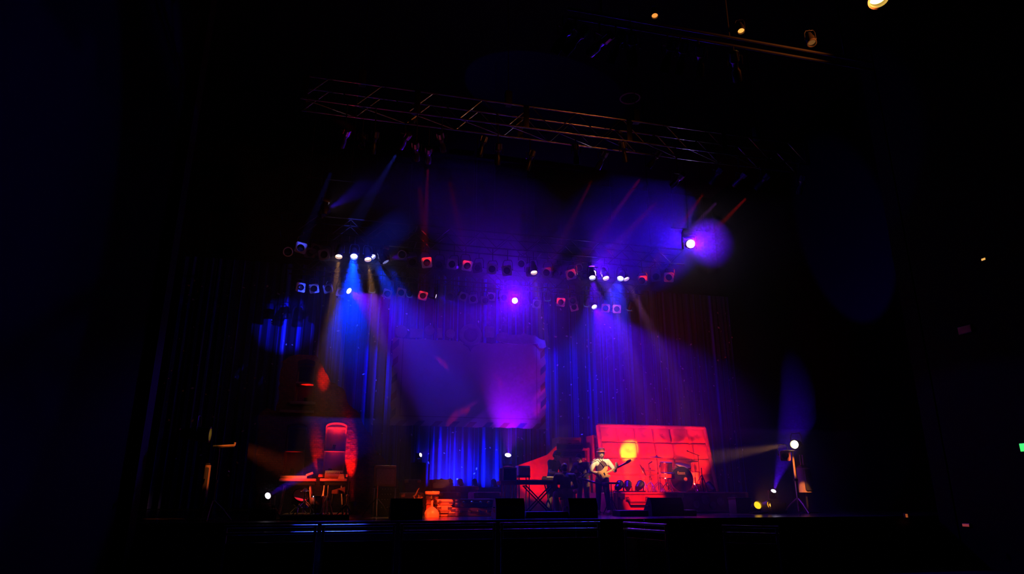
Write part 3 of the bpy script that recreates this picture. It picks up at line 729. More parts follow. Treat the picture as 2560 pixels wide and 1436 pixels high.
# ------------------------------------------------------------------ speaker cabinet and mic stand beside the ruin
def amp_tower():
    p = at(959, 1285, 18.0); W = (at(986, 1190, 18.0) - at(932, 1190, 18.0)).x
    zb = at(959, 1217, 18).z; zt = at(959, 1164, 18).z
    r = thing('equipment_rack', 'dark flight case rack with small knobs carrying the brown amp cabinet', 'rack', (p.x, 18.0, 0))
    MB().box((0, .28, zb / 2 - .02), (W, .55, zb - .06), b=.02).build('case', mat('rack_case', (.03, .025, .025), .5), r)
    for s in (-1, 1):
        for d in (0, .55): MB().box((s * (W / 2 - .01), d, zb / 2 - .02), (.035, .035, zb - .04), b=.004).build('corner_rail', alu, r)
    for k, z in enumerate((.62, .5, .38, .2)):
        f = MB().box((.03, -.012, z * zb / .68), (W * .72, .02, .09 * zb / .68), b=.004).build('rack_unit', blackm, r)
        for q in range(4): MB().lathe([(.012, 0), (.012, .02), (.001, .022)], (.15 - q * .07, -.02, z * zb / .68), 10, Matrix.Rotation(R(90), 3, 'X')).build('knob', white if q == 0 else alu, f)
    a = thing('amp_cabinet', 'brown cloth amp cabinet with glowing orange top edge', 'speaker', (p.x, 18.0, zb))
    H = zt - zb
    MB().box((0, .22, H / 2), (W, .4, H), b=.02).build('cabinet', mat('tolex', (.45, .25, .1), .6, 0, .2, 50, .2, 140), a)
    MB().box((0, .012, H / 2 - .02), (W - .1, .02, H - .14), b=.006).build('grille_cloth', tan, a)
    MB().box((0, .005, H - .035), (W - .04, .03, .05), b=.006).build('control_panel', mat('panel_gold', (.7, .4, .15), .35, .6), a)
    MB().tube([(-.12, .2, H), (-.1, .2, H + .03), (.1, .2, H + .03), (.12, .2, H)], .014, 6).build('carry_handle', darkleather, a)
    q = floor_at(940, 1292); 
    t = thing('mic_stand', 'chrome tripod mic stand in front of the amp cabinet', 'stand', (q.x, q.y, 0)); hh = at(940, 1213, q.y).z
    tripod(t, hh, .014, .38, mat('gold_chrome', (.9, .6, .35), .22, 1), .42)
amp_tower()

# ------------------------------------------------------------------ keyboards and percussion before the ruin
def xstand(t, W, h, d=.3, m=blackm):
    for s in (-1, 1):
        MB().tube([(-W / 2, s * d / 2, .02), (W / 2, s * d / 2, h)], .018, 6).build('stand_leg', m, t)
        MB().tube([(W / 2, s * d / 2, .02), (-W / 2, s * d / 2, h)], .018, 6).build('stand_leg', m, t)
    for x in (-W / 2, W / 2):
        for z in (.02, h): MB().tube([(x, -d / 2 - .03, z), (x, d / 2 + .03, z)], .018, 6).build('crossbar', m, t)
def keyboard(p, rz, W, label, stand_label, h, body=black, slope=0.0, d=.32):
    s = thing('keyboard_stand', stand_label, 'stand', (p[0], p[1], 0), rz); xstand(s, W * .62, h - .1, d)
    k = thing('keyboard', label, 'keyboard', (p[0], p[1], h - .08), rz)
    MB().box((0, 0, .06), (W, d, .1), b=.015).build('case', body, k)
    MB().box((0, .07, .125), (W * .96, d * .4, .025), b=.006).build('control_panel', blackm, k)
    kk = MB(); n = int(W * .92 / .024)
    for i in range(n): kk.box((-W * .46 + (i + .5) * W * .92 / n, -.07, .118), (W * .92 / n - .002, d * .42, .014))
    kk.build('white_keys', white, k, False)
    bk = MB()
    for i in range(n):
        if i % 7 in (0, 1, 3, 4, 5): bk.box((-W * .46 + (i + 1) * W * .92 / n, -.045, .13), (.011, d * .26, .012))
    bk.build('black_keys', black, k, False)
    return k
# left platform with a blue lit edge
a = at(700, 1284, 15.9); b = at(874, 1284, 15.9)
t = thing('low_platform', 'low black platform with a thin blue lit front edge under the percussion', 'platform', ((a.x + b.x) / 2, 15.9, 0))
MB().box((0, .9, .05), (b.x - a.x, 1.8, .1), b=.01).build('deck', mat('platform_top', (.05, .05, .06), .3), t)
MB().tube([(-(b.x - a.x) / 2, -.01, .095), ((b.x - a.x) / 2, -.01, .095)], .012, 6).build('front_edge', alu, t)
PZ = .1
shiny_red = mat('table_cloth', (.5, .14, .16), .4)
def table(px0, px1, pyt, Y, d, label, legs, top=shiny_red, z0=PZ):
    a = at(px0, pyt, Y); b = at(px1, pyt, Y); W = b.x - a.x; h = a.z
    t = thing('percussion_table', label, 'table', ((a.x + b.x) / 2, Y, z0), 0)
    MB().box((0, d / 2, h - z0 - .03), (W, d, .06), b=.012).build('tabletop', top, t)
    MB().box((0, d / 2, h - z0 - .1), (W * .97, d * .94, .09), b=.01).build('apron', black, t)
    for sx in (-1, 1):
        for y in (.06, d - .06): MB().tube([(sx * (W / 2 - .12), y, h - z0 - .1), (sx * (W / 2 - .04 if legs else W / 2 - .12), y, 0)], .02, 8).build('leg', legs or alu, t)
    return t, W, h
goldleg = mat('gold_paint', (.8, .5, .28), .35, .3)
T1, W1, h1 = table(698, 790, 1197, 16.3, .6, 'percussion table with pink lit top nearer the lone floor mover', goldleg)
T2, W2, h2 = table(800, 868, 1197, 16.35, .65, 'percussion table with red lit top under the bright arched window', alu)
def instrument(px0, px1, py, Y, h, d, label, cat, name, m, tilt=0, z=None):
    a = at(px0, py, Y); b = at(px1, py, Y); W = b.x - a.x
    t = thing(name, label, cat, ((a.x + b.x) / 2, Y, z if z is not None else a.z))
    return t, W
t, W = instrument(702, 768, 1193, 16.55, .1, .3, 'flat metal glockenspiel lying on the pink lit percussion table', 'glockenspiel', 'glockenspiel', alu, z=h1)
MB().box((0, 0, .03), (W, .34, .06), b=.01).build('case', mat('glock_case', (.5, .3, .33), .4), t)
for i in range(15): MB().box((-W * .46 + (i + .5) * W * .92 / 15, 0, .07), (W * .05, .32 - .012 * i, .014), b=.003).build('bar', chrome, t)
t, W = instrument(765, 783, 1190, 16.5, .1, .3, 'small tilted red pad at the end of the glockenspiel', 'drum pad', 'drum_pad', alu, z=h1)
MB().box((0, 0, .1), (W, .2, .05), Matrix.Rotation(R(-22), 3, 'Y'), b=.012).build('pad', mat('pad_red', (.6, .2, .2), .5), t); MB().box((0, 0, .03), (.1, .12, .06), b=.01).build('foot', black, t)
t, W = instrument(812, 858, 1186, 16.6, .1, .3, 'sloping mixing desk lying on the red lit percussion table', 'mixer', 'mixing_desk', alu, z=h2)
Mx = Matrix.Rotation(R(18), 3, 'X')
MB().box((0, .02, .1), (W, .4, .06), Mx, b=.012).box((0, .12, .05), (W * .96, .2, .1), b=.01).build('desk', mat('desk_face', (.2, .04, .04), .5), t)
for i in range(8): MB().box(Vector((-W * .4 + i * W * .115, -.02, .135)), (.018, .06, .02), Mx, b=.004).build('fader', mat('fader_red', (.4, .1, .1), .4), t)
t, W = instrument(845, 862, 1192, 16.45, .1, .3, 'red cowbell block at the front corner of the mixing desk table', 'bell', 'cowbell', alu, z=h2)
MB().prism([(-W / 2, 0), (W / 2, 0), (W / 2 - .03, .1), (-W / 2 + .03, .1)], -.05, .05).build('shell', mat('bell_red', (.7, .25, .2), .3, .4), t); MB().box((0, 0, .115), (.05, .03, .03), b=.006).build('clamp', chrome, t)

def drum(name, label, p, r, h, m, group=None, tilt=(0, 0, 0), headm=None, legs=0, lugs=8, cat='drum', standh=None):
    t = thing(name, label, cat, p, 0, group); t.rotation_euler = tilt
    z0 = 0
    sh = MB().lathe([(r, z0), (r, z0 + h)], n=28, cap=False).lathe([(r - .006, z0 + h), (r - .006, z0)], n=28, cap=False).build('shell', m, t)
    for z in (z0, z0 + h): MB().lathe([(r + .001, z - .014), (r + .014, z - .014), (r + .014, z + .014), (r + .001, z + .014), (r + .001, z - .014)], n=28, cap=False).build('hoop', chrome, t)
    for z, s in ((z0 - .002, -1), (z0 + h + .002, 1)): MB().lathe([(.001, z), (r * .98, z), (r, z - s * .006), (.001, z - s * .006)], n=28, cap=False).build('drum_head', headm or white, t)
    for k in range(lugs):
        a = 2 * math.pi * k / lugs
        MB().tube([((r + .012) * math.cos(a), (r + .012) * math.sin(a), z0), ((r + .012) * math.cos(a), (r + .012) * math.sin(a), z0 + h)], .006, 6).build('tension_rod', chrome, t)
    for k in range(legs):
        a = 2 * math.pi * k / legs + .4; c, s = math.cos(a), math.sin(a)
        MB().tube([((r + .03) * c, (r + .03) * s, z0 + h * .55), ((r + .03) * c, (r + .03) * s, -p[2] + (RT if p[2] > RT - .01 and p[1] > 18.4 and p[0] > 7 else PZ)), ((r + .07) * c, (r + .07) * s, -p[2] + (RT if p[2] > RT - .01 and p[1] > 18.4 and p[0] > 7 else PZ) + .012)], .009, 6).build('leg', chrome, t)
    return t
# small red drum, blue cymbal, tom stand and others on the low platform
q = at(793, 1284, 16.1)
drum('conga_drum', 'short red lit hand drum with oval top on the low platform', (q.x, 16.25, PZ + .02), .15, .36, mat('conga_red', (.7, .3, .2), .4), legs=0, lugs=6, headm=mat('hide', (.75, .5, .4), .6))
q = at(744, 1270, 16.5)
drum('snare_drum', 'dark red snare drum behind the blue lit cymbal', (q.x, 16.75, PZ + .3), .17, .16, mat('snare_red', (.5, .15, .12), .35), tilt=(R(50), 0, R(20)), legs=0)
s_ = thing('snare_stand', 'low chrome stand holding the dark red snare drum', 'stand', (q.x, 16.75, PZ)); tripod(s_, .3, .011, .22, chrome, .18)
def cymbal(name, label, p, r, z0, group=None, tilt=(0, 0), stand=None, m=brass):
    t = thing(name, label, 'cymbal', p, 0, group)
    c = MB().lathe([(.012, .03), (.03, .028), (.05, .01), (r * .6, -.004), (r, -.022), (r, -.026), (r * .6, -.01), (.05, .003), (.012, .022)], n=36, cap=False).build('plate', m, t); c.rotation_euler = (tilt[0], tilt[1], 0)
    MB().lathe([(.001, .06), (.012, .058), (.014, .035), (.02, .03)], n=10).build('wing_nut', chrome, t)
    if stand is not False:
        s = thing('cymbal_stand', stand or ('chrome tripod stand under the ' + label), 'stand', (p[0], p[1], z0), 0, group and 'cymbal stands'); tripod(s, p[2] - z0, .01, .26, chrome, .3)
    return t
q = at(761, 1260, 16.15); cymbal('cymbal', 'small blue lit cymbal low in front of the dark snare', (q.x, 16.15, q.z), .12, PZ, None, (R(35), R(10)), 'short chrome stand holding the small blue lit cymbal', m=chrome)
q = at(763, 1226, 16.0); cymbal('cymbal', 'thin gold rimmed cymbal just below the pink percussion table', (q.x, 16.0, q.z), .1, PZ, None, (R(4), 0), 'chrome stand of the thin gold rimmed cymbal')
q = at(846, 1228, 16.05)
t = thing('stool', 'small stool with a slanting red seat beside the ball joint stand', 'stool', (q.x, 16.05, PZ))
MB().prism([(-.14, q.z - PZ - .06), (.14, q.z - PZ - .06), (.14, q.z - PZ + .09), (-.14, q.z - PZ + .01)], 0, .26).build('seat', mat('seat_red', (.7, .22, .18), .5), t)
for sx in (-1, 1):
    for y in (.04, .22): MB().tube([(sx * .11, y, q.z - PZ - .06), (sx * .13, y, 0)], .012, 6).build('leg', blackm, t)
q = at(866, 1283, 15.95)
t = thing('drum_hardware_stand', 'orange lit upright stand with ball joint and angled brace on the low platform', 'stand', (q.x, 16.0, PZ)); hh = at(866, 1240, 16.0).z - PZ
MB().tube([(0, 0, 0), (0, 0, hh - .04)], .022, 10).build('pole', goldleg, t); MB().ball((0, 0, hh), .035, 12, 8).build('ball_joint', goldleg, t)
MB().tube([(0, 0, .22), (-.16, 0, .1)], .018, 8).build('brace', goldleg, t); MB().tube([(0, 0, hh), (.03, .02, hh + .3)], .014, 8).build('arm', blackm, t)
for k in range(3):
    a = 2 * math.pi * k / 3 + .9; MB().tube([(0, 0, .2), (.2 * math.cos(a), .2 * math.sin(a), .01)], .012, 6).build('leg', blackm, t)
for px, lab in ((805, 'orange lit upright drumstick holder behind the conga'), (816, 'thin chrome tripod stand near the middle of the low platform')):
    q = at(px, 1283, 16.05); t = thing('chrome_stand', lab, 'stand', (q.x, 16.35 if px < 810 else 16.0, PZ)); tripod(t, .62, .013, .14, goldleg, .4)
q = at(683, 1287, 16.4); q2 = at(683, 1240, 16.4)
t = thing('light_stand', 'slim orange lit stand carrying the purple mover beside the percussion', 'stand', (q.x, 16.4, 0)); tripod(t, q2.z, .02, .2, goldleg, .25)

# ------------------------------------------------------------------ suitcases, pedestal and horn in the middle
SUG = 'giant suitcases piled at centre stage'
def suitcase(px0, px1, pyt, pyb, Y, d, label, m, z=None, clasps=2, group=SUG, handle=True):
    a = at(px0, pyb, Y); b = at(px1, pyt, Y); W = b.x - a.x; z0 = a.z if z is None else z; H = max(.08, b.z - z0)
    t = thing('suitcase', label, 'suitcase', ((a.x + b.x) / 2, Y, z0), 0, group)
    MB().box((0, d / 2, H / 2), (W, d, H), b=min(.05, H * .3)).build('case', m, t)
    MB().box((0, d / 2, H * .55), (W + .012, d + .012, .025), b=.006).build('lid_seam', darkleather, t)
    for s in (-1, 1):
        for zz in (.06, H - .06):
            MB().box((s * (W / 2 - .05), .02, min(max(zz, .04), H - .04)), (.12, .06, .09 if H > .2 else .05), b=.02).build('corner', brass, t)
    for k in range(clasps):
        x = -W * .3 + k * W * .6 / max(1, clasps - 1)
        MB().lathe([(.001, .03), (.03, .026), (.045, 0), (.001, 0)], (x, 0, H * .55), 16, Matrix.Rotation(R(90), 3, 'X')).build('clasp', brass, t)
    if handle and H > .18: MB().tube([(-.12, 0, H * .6), (-.11, -.06, H * .5), (.11, -.06, H * .5), (.12, 0, H * .6)], .016, 6).build('handle', darkleather, t)
    return t, z0 + H
Yf = 17.3
_, za = suitcase(1064, 1096, 1238, 1290, Yf + .55, .5, 'tall upright red suitcase behind the little pedestal table', redleather, 0, 0, handle=False)
_, zb = suitcase(1128, 1242, 1269, 1290, Yf, 1.0, 'bottom red suitcase of the pile, with round brass clasps', redleather, 0, 4)
_, zc = suitcase(1138, 1242, 1248, 1269, Yf + .03, .95, 'dark middle suitcase of the pile with small red clasps', darkleather, zb, 4)
_, zd = suitcase(1092, 1130, 1264, 1290, Yf, .6, 'bright orange red suitcase beside the pedestal, lower of two', mat('case_orange', (.75, .32, .18), .45), 0, 1)
_, ze = suitcase(1092, 1133, 1249, 1264, Yf + .02, .55, 'bright orange red flat suitcase lying on the lower one', mat('case_orange', (.75, .32, .18), .45), zd, 1, handle=False)
# stepped cases rising behind
_, zf_ = suitcase(1096, 1152, 1231, 1290, 18.5, .9, 'long dim red suitcase forming the lowest step behind the pile', creamleather, 0, 3)
_, zg = suitcase(1184, 1256, 1231, 1290, 18.45, .9, 'red edged suitcase step behind the clasped pile, beside the clear cabinet', creamleather, 0, 2)
_, zh = suitcase(1126, 1196, 1216, 1290, 19.5, .9, 'red suitcase forming the second step before the dark drape', creamleather, 0, 3)
_, zi = suitcase(1078, 1132, 1199, 1290, 20.5, .8, 'bright red topmost suitcase step against the blue drape', mat('case_red', (.5, .2, .14), .45), 0, 2)
_, zj = suitcase(1008, 1052, 1199, 1290, 20.4, .8, 'long brownish red suitcase behind the amp cabinet', creamleather, 0, 2)
_, zk = suitcase(1000, 1060, 1232, 1290, 18.4, .7, 'orange edged suitcase behind the gold horn', mat('case_amber', (.7, .36, .15), .4), 0, 2)
q = at(1079, 1285, Yf - .25)
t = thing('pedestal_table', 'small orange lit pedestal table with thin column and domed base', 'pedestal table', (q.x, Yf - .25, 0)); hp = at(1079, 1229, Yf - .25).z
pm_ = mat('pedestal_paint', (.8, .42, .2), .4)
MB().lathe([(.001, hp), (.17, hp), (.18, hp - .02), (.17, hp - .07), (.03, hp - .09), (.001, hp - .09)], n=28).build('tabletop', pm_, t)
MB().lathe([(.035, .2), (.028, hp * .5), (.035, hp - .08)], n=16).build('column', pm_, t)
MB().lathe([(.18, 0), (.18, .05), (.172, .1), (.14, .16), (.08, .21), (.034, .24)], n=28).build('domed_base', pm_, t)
q = at(1042, 1248, 17.0)
t = thing('brass_horn', 'gold J-shaped horn standing between wedge monitor and suitcases', 'horn', (q.x, 17.0, 0)); hz_ = at(1040, 1221, 17.0).z; hb = at(1042, 1249, 17.0).z
MB().tube([(.05, 0, hz_), (.02, 0, hz_ - .04), (-.03, 0, hz_ - .16), (-.08, 0, hb + .06), (-.06, 0, hb), (0, 0, hb - .02), (.05, 0, hb + .02)], [.012, .014, .02, .028, .034, .042, .055], 12).build('tube', brass, t)
MB().lathe([(.03, 0), (.045, .04), (.08, .08), (.078, .082), (.04, .045)], (.05, 0, hb), 18, Matrix.Rotation(R(25), 3, 'Y'), cap=False).build('bell', brass, t)
MB().tube([(0, .02, 0), (0, .02, hb)], .014, 8).lathe([(.14, 0), (.14, .015), (.02, .03)], (0, .02, 0), 18).build('stand', blackm, t)

# ------------------------------------------------------------------ clear cabinet, keyboard rig, small amp
p0 = at(1257, 1203, 18.0); p1 = at(1292, 1170, 18.0); W = p1.x - p0.x
t = thing('side_table', 'small table with red lit top and bright metal legs under the clear cabinet', 'table', ((p0.x + p1.x) / 2, 18.0, 0))
MB().box((0, .22, p0.z - .05), (W + .12, .5, .1), b=.012).build('tabletop', mat('side_top', (.5, .18, .16), .45), t)
for sx in (-1, 1):
    for y in (.05, .4): MB().tube([(sx * .12, y, p0.z - .1), (sx * .14, y, 0)], .02, 8).build('leg', goldleg, t)
t = thing('glass_cabinet', 'small clear fronted cabinet with bright metal edges beside the keyboard', 'cabinet', ((p0.x + p1.x) / 2, 18.0, p0.z)); H = p1.z - p0.z
MB().box((0, .2, H / 2), (W - .03, .36, H - .03)).build('inner_box', mat('cab_dark', (.06, .04, .08), .15), t, False)
for sx in (-1, 1):
    for y in (.01, .39): MB().tube([(sx * (W / 2 - .01), y, 0), (sx * (W / 2 - .01), y, H)], .014, 6).build('upright', alu, t)
for z in (.01, H - .01):
    for y in (.01, .39): MB().tube([(-W / 2, y, z), (W / 2, y, z)], .014, 6).build('rail', alu, t)
MB().lathe([(.15, 0), (.14, .03), (.05, .05), (.001, .06)], (0, .2, H), 20).build('lid_dome', brass, t)
p0 = at(1296, 1189, 19.2); p1 = at(1326, 1165, 19.2); W = p1.x - p0.x
t = thing('amp_stand', 'dark trolley under the small red amplifier', 'stand', ((p0.x + p1.x) / 2, 19.2, 0)); MB().box((0, .2, p0.z - .03), (W, .4, .06), b=.01).build('shelf', blackm, t)
for sx in (-1, 1):
    for y in (.03, .37): MB().tube([(sx * (W / 2 - .03), y, p0.z - .05), (sx * (W / 2 - .03), y, 0)], .016, 6).build('leg', blackm, t)
t = thing('guitar_amplifier', 'small red amplifier with a bright top edge behind the keyboard', 'amplifier', ((p0.x + p1.x) / 2, 19.2, p0.z)); H = p1.z - p0.z
MB().box((0, .18, H / 2), (W, .34, H), b=.02).build('cabinet', mat('amp_red', (.75, .3, .25), .5), t); MB().box((0, .0, H / 2 - .04), (W * .9, .02, H * .62), b=.004).build('grille', mat('amp_grille', (.65, .25, .22), .8, 0, .3, 60, .3, 150), t)
MB().box((0, .0, H - .035), (W * .9, .03, .04), b=.006).build('control_strip', alu, t)
pk = at(1345, 1206, 17.9); wk = (at(1398, 1206, 17.9) - at(1291, 1206, 17.9)).x
keyboard((pk.x, 17.9), 0, wk, 'long black stage keyboard before the player in dark cap', 'black X stand under the long stage keyboard', pk.z, body=mat('kb_black', (.02, .018, .02), .4))
p = at(1330, 1199, 18.25)
t = thing('sheet_music', 'loose white sheets lying at the back of the long keyboard', 'paper', (p.x, 18.0, pk.z + .06)); 
for k, (dx, rz) in enumerate(((-.1, .2), (.06, -.15), (.2, .3))): MB().box((dx, .01 * k, .004 + .004 * k), (.22, .16, .004), Matrix.Rotation(rz, 3, 'Z') @ Matrix.Rotation(.0, 3, 'X')).build('sheet', white, t, False)
p = at(1383, 1199, 18.5)
keyboard((p.x, 18.55), R(38), .62, 'short keyboard with brightly lit white keys under the player hands', 'X stand under the short keyboard', p.z + .02, body=mat('kb_black', (.02, .018, .02), .4))

# signpost
p = at(1427, 1190, 20.2)
t = thing('signpost', 'dark wooden signpost with two name boards between the musicians', 'signpost', (p.x, 20.2, 0)); zt_ = at(1427, 1108, 20.2).z
MB().box((0, .03, zt_ / 2), (.08, .06, zt_), b=.008).build('post', mat('sign_wood', (.12, .06, .05), .6, 0, .4, 12), t)
MB().box((0, .03, .03), (.5, .4, .06), b=.01).build('foot', darkleather, t)
for py, w_, dr in ((1118, .44, 1), (1136, .46, -1)):
    z = at(1427, py, 20.2).z; hb_ = .1 if py < 1130 else .11
    bd = MB().prism([(-w_, z - hb_), (w_ if dr < 0 else w_ - .06, z - hb_), (w_, z), (w_ if dr < 0 else w_ - .06, z + hb_), (-w_, z + hb_), (-w_ - (.06 if dr < 0 else 0), z)], -.03, .0).build('board', mat('sign_board', (.1, .06, .07), .5, 0, .3, 10), t, False)
    rim = MB(); rim.tube([(-w_, -.035, z - hb_ + .02), (w_ - .08, -.035, z - hb_ + .02)], .008, 6).tube([(-w_, -.035, z + hb_ - .02), (w_ - .08, -.035, z + hb_ - .02)], .008, 6)
    rim.build('painted_border', mat('sign_trim', (.45, .2, .2), .5), bd)

# tall wardrobe trunks behind the musicians
def trunk(px0, px1, pyt, Y, d, label, m):
    a = at(px0, pyt, Y); b = at(px1, pyt, Y); W = b.x - a.x; H = a.z
    t = thing('wardrobe_trunk', label, 'trunk', ((a.x + b.x) / 2, Y, 0), 0, 'tall trunks behind the musicians')
    MB().box((0, d / 2, H / 2), (W, d, H), b=.04).build('trunk_body', m, t)
    for z in (.06, H * .36, H * .68, H - .06): MB().box((0, -.005, z), (W + .02, .04, .07), b=.01).build('band', mat('trunk_band', (.4, .2, .2), .5), t)
    for s in (-1, 1): MB().box((s * (W / 2 - .04), -.008, H / 2), (.08, .04, H), b=.01).build('edge_slat', mat('trunk_band', (.4, .2, .2), .5), t)
    for z in (H * .5, H * .82): MB().lathe([(.001, .03), (.05, .02), (.06, 0)], (0, 0, z), 16, Matrix.Rotation(R(90), 3, 'X')).build('lock', brass, t)
trunk(1396, 1452, 1093, 23.3, .8, 'tall purple lit trunk behind the signpost', mat('trunk_dim', (.3, .13, .16), .6, 0, .3, 4))
trunk(1455, 1473, 1120, 22.5, .6, 'narrow dark trunk between signpost and guitarist', darkleather)
trunk(1480, 1504, 1088, 22.45, .7, 'tall trunk touching the edge of the tufted suitcase lid', mat('trunk_dim', (.3, .13, .16), .6, 0, .3, 4))
a = at(1292, 1165, 22.0); ol = [(1290, 1240), (1290, 1166), (1330, 1152), (1368, 1138), (1388, 1118), (1394, 1114), (1402, 1240)]
ols = [at(x, y, 22.0) for x, y in ol]
t = thing('sloping_flat', 'dark scenic flat with a sloping top behind the small red amplifier', 'scenery', (ols[0].x, 22.0, 0))
MB().prism([(q.x - ols[0].x, 0 if i in (0, 6) else q.z) for i, q in enumerate(ols)], 0, .12).build('panel', mat('flat_paint', (.32, .09, .04), .7, 0, .4, 3), t, False)
MB().box((.6, .45, .3), (.9, .66, .04)).box((.2, .7, .15), (.05, .05, .3)).box((1, .7, .15), (.05, .05, .3)).build('brace', wood, t, False)
rd = mat('ball_red', (.75, .2, .15), .4)
for px, py, r, lab in ((1437, 1200, .07, 'red round lamp globe on a thin post beside the signpost'), (1438, 1230, .065, 'lower red round globe near the wedge monitor'), (1465, 1205, .055, 'small red globe in front of the dark standing musician')):
    p = at(px, py, 19.0); t = thing('red_globe', lab, 'globe', (p.x, 19.0, 0), 0, 'red globes on thin posts'); MB().ball((0, 0, p.z), r, 18, 12).build('globe', rd, t)
    MB().tube([(0, 0, 0), (0, 0, p.z - r + .01)], .01, 6).lathe([(.1, 0), (.1, .012), (.01, .02)]).build('post', blackm, t)

# ================================================================== drum kit on the riser
KIT = 'drum kit on the riser'
kitred = mat('kit_wrap', (.16, .05, .05), .12, .2)
def dk(px, py, Y): p = at(px, py, Y); return p
c = dk(1705, 1208, 20.0); r_ = (dk(1732, 1208, 20.0).x - c.x)
c.z = RT + r_ + .015
bdm = mat('bass_head', (.018, .016, .018), .3)
t = drum('bass_drum', 'large black fronted bass drum standing on its rim on the riser', (c.x, 20.4, c.z), r_, .42, kitred, KIT, (R(90), 0, 0), bdm, lugs=10)
e = MB()
for k, x in enumerate((-.13, -.085, -.04, .005, .05, .095)): e.box((x, r_ * .5 + (.018 if k == 0 else 0) , .43), (.03, .075 if k == 0 else .045, .006), Matrix.Rotation(-.25, 3, 'Z'), b=.002)
e.box((-.01, r_ * .5 - .04, .43), (.27, .012, .006), b=.002).build('emblem', mat('emblem_red', (.5, .2, .2), .5), t)
MB().lathe([(.035, .425), (.06, .428), (.06, .424), (.035, .421)], (.12, .0, 0), 18).build('port_ring', mat('emblem_red', (.5, .2, .2), .5), t)
for s in (-1, 1): MB().tube([(s * r_ * .8, -r_ * .55, .3), (s * (r_ + .12), -r_ - .0, .42)], .01, 6).build('spur', chrome, t)
p = dk(1670, 1186, 20.1); drum('rack_tom', 'glossy dark rack tom with chrome highlights, tallest of the kit', (p.x, 20.25, p.z), .19, .36, mat('kit_gloss', (.2, .06, .06), .08, .35), KIT, (R(8), 0, 0), mat('hide', (.75, .5, .4), .6))
p = dk(1712, 1181, 20.1); drum('rack_tom', 'orange lit rack tom tilted forward over the bass drum', (p.x, 20.3, p.z), .25, .22, mat('kit_orange', (.75, .4, .2), .2, .2), KIT, (R(22), R(4), 0), mat('hide_amber', (.8, .42, .12), .6))
p = dk(1669, 1191, 19.6); drum('snare_drum', 'orange brown snare drum low in front of the glossy rack tom', (p.x, 19.6, p.z - .05), .21, .14, mat('snare_wood', (.6, .3, .16), .3), KIT, (R(6), 0, 0), mat('hide', (.75, .5, .4), .6))
s = thing('snare_stand', 'shiny chrome tripod under the orange brown snare drum', 'stand', (p.x, 19.6, RT), 0, KIT); tripod(s, p.z - .06 - RT, .018, .25, chrome, .3)
for k in range(3):
    a = 2 * math.pi * k / 3; MB().tube([(0, 0, p.z - .12 - RT), (.2 * math.cos(a), .2 * math.sin(a), p.z - .06 - RT)], .009, 6).build('basket_arm', chrome, s)
p = dk(1737, 1205, 20.5); drum('floor_tom', 'floor tom on three chrome legs behind the bass drum', (p.x + .05, 20.75, RT + .25), .22, .38, mat('kit_orange', (.75, .4, .2), .2, .2), KIT, legs=3)
for (px, py, Y, r, tl, lab) in ((1642, 1143, 19.6, .24, (R(6), R(2)), 'high thin ride cymbal nearest the guitarist'), (1730, 1153, 20.6, .22, (R(8), R(-6)), 'high crash cymbal above the orange tom'), (1609, 1175, 19.7, .2, (R(30), R(58)), 'steeply tilted cymbal beside the dark floor lamps')):
    p = dk(px, py, Y); cymbal('cymbal', lab, (p.x, p.y, p.z), r, RT, KIT, tl, 'chrome tripod stand under the ' + lab)
p = dk(1628, 1180, 19.9)
t = thing('hi_hat', 'pair of hi-hat cymbals on a chrome stand among the drum hardware', 'hi-hat', (p.x, 19.95, RT), 0, KIT); tripod(t, p.z - RT + .12, .012, .26, chrome, .3)
for dz, s in ((0, 1), (.035, -1)): MB().lathe([(.012, s * .02), (.05, s * .01), (.17, 0), (.17, s * .004), (.05, s * .016)], (0, 0, p.z - RT + (.05 if s < 0 else .02)), 28, cap=False).build('cymbal_plate', brass, t)
for px, py, Y, lab in ((1648, 1165, 20.35, 'plain chrome microphone stand behind the ride cymbal'), (1622, 1160, 20.45, 'thin chrome stand with microphone clip behind the hi-hat')):
    p = dk(px, py, Y); t = thing('mic_stand', lab, 'stand', (p.x, Y, RT)); tripod(t, p.z - RT, .011, .26, chrome, .3); MB().tube([(0, 0, p.z - RT), (.06, -.12, p.z - RT + .06)], [.014, .02], 8).build('microphone', blackm, t)
p = dk(1722, 1130, 20.9); p2 = dk(1747, 1140, 20.9); b0 = dk(1752, 1229, 20.95)
t = thing('boom_stand', 'tall boom stand with slanting arm before the tufted backdrop', 'stand', (p2.x, 20.95, RT), 0); tripod(t, p2.z - RT + .02, .014, .2, blackm, .35)
MB().tube([(p2.x - p2.x + .05, 0, p2.z - RT), (p.x - p2.x, -.05, p.z - RT)], .012, 8).build('boom_arm', chrome, t); MB().tube([(p.x - p2.x, -.05, p.z - RT), (p.x - p2.x - .07, -.06, p.z - RT + .03)], [.013, .022], 8).build('microphone', blackm, t)
p = dk(1758, 1229, 19.4)
t = thing('folded_stand', 'dark folded tripod standing past the bass drum', 'stand', (p.x, 19.4, RT)); tripod(t, .72, .014, .28, blackm, .5)
p = dk(1540, 1215, 19.0)

